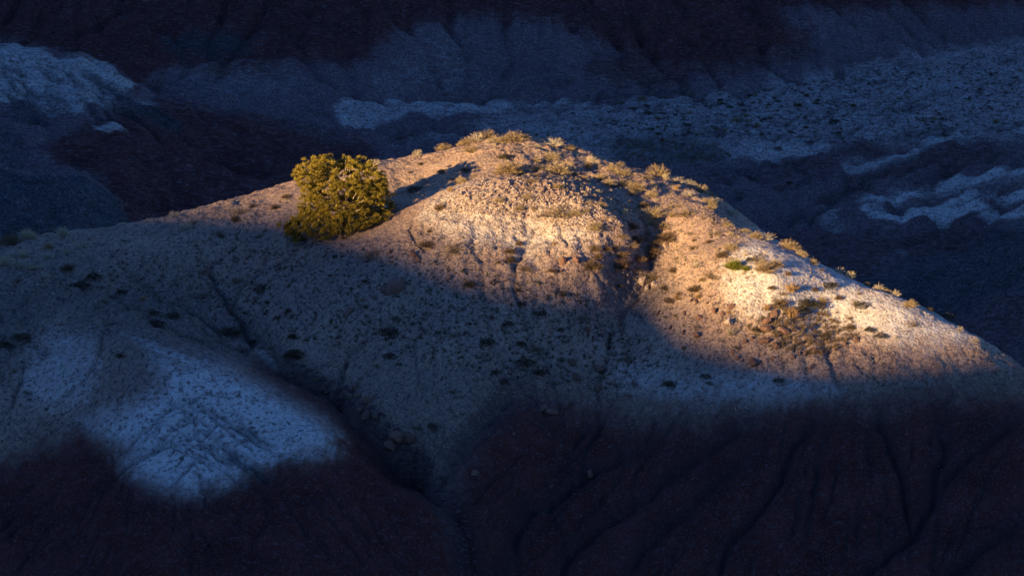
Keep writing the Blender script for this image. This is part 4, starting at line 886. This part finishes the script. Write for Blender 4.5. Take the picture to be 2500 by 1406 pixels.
REDL = [(-10,1120),(300,1150),(440,1210),(700,1130),(850,1080),(1000,1180),(1100,1406),(0,1406)]
X, Y, Z, q = scatter(2500, REDL, 84, 126, 14)
o = pebbles('red_spur_stones', X, Y, Z, lambda R, n: .010+.05*R.random(n)**6, M_GRAV2.m, 16); tag(o, 'small dark stones on the red flank below the pale cap', 'stones')
GFOOT = [(700,880),(760,900),(880,960),(960,1030),(1060,1130),(1130,1230),(1180,1406),(1120,1406),(1060,1250),(980,1130),(900,1040),(820,980),(720,930)]
X, Y, Z, q = scatter(800, GFOOT, 84, 126, 8)
o = pebbles('gully_stones', X, Y, Z, lambda R, n: .025+.16*R.random(n)**4, M_GRAV2.m, 5); tag(o, 'small dark stones along the bottom of the gully', 'stones')
LEFTR = [(0,640),(150,610),(330,580),(400,640),(250,700),(0,720)]
X, Y, Z, q = scatter(1800, LEFTR, 84, 126, 9)
o = pebbles('ridge_gravel', X, Y, Z, lambda R, n: .015+.05*R.random(n)**3, M_GRAV.m, 6); tag(o, 'pale gravel on the shaded left ridge', 'gravel')
def stubble(name, X, Y, Z, hgt, per, mat, seed):
    R = np.random.default_rng(seed); n = len(X); B = np.repeat(np.stack([X, Y, Z], -1), per, 0); s_ = np.repeat(hgt(R, n), per)[:, None]
    D = dirs(n*per, R, .25, .8); P0 = B+R.normal(0, .12, B.shape)*[1, 1, 0]*s_
    V, F = blades(P0, P0+D*s_*R.uniform(.6, 1.1, (n*per, 1)), s_[:, 0]*.12, s_[:, 0]*.04, R)
    o = link(name, mesh_np(name, V, F, mat, False)); o['kind'] = 'stuff'; return o
X, Y, Z, q = scatter(330, [(1900,750),(2010,740),(2080,780),(2100,840),(2000,870),(1880,850),(1820,800)], 84, 126, 21)
o = stubble('dry_stubble', X, Y, Z, lambda R, n: R.uniform(.08, .2, n), 22, MV['g'], 3); tag(o, 'short dry stubble below the scrubby patch on the right hump', 'grass')
X, Y, Z, q = scatter(260, [(1130,400),(1500,400),(1750,520),(1900,620),(1800,720),(1650,640),(1560,560),(1400,470),(1200,430)], 84, 126, 22)
o = stubble('sparse_stubble', X, Y, Z, lambda R, n: R.uniform(.06, .16, n), 18, MV['t'], 4); tag(o, 'sparse tiny tufts on the sunlit hilltop', 'grass')
X, Y, Z, q = scatter(1300, [(100,700),(430,600),(620,560),(1400,700),(1650,880),(1500,960),(1250,930),(950,860),(700,820),(500,740)], 84, 126, 24)
o = stubble('shade_stubble', X, Y, Z, lambda R, n: R.uniform(.05, .17, n), 14, MV['d'], 6); tag(o, 'tiny dark tufts strewn on the shaded slope', 'grass')
X, Y, Z, q = scatter(420, [(1480,345),(1620,335),(1750,350),(1790,380),(1700,405),(1500,395)], 150, 262, 23)
o = stubble('wash_scrub', X, Y, Z, lambda R, n: R.uniform(.10, .26, n), 12, MV['g'], 5); tag(o, 'dense low scrub patch on the wash right behind the hill', 'scrub')
X, Y, Z, q = scatter(800, WP, 150, 262, 25)
o = stubble('wash_stubble', X, Y, Z, lambda R, n: R.uniform(.12, .32, n), 10, MV['d'], 7); tag(o, 'fine stubble over the shaded wash flat', 'grass')
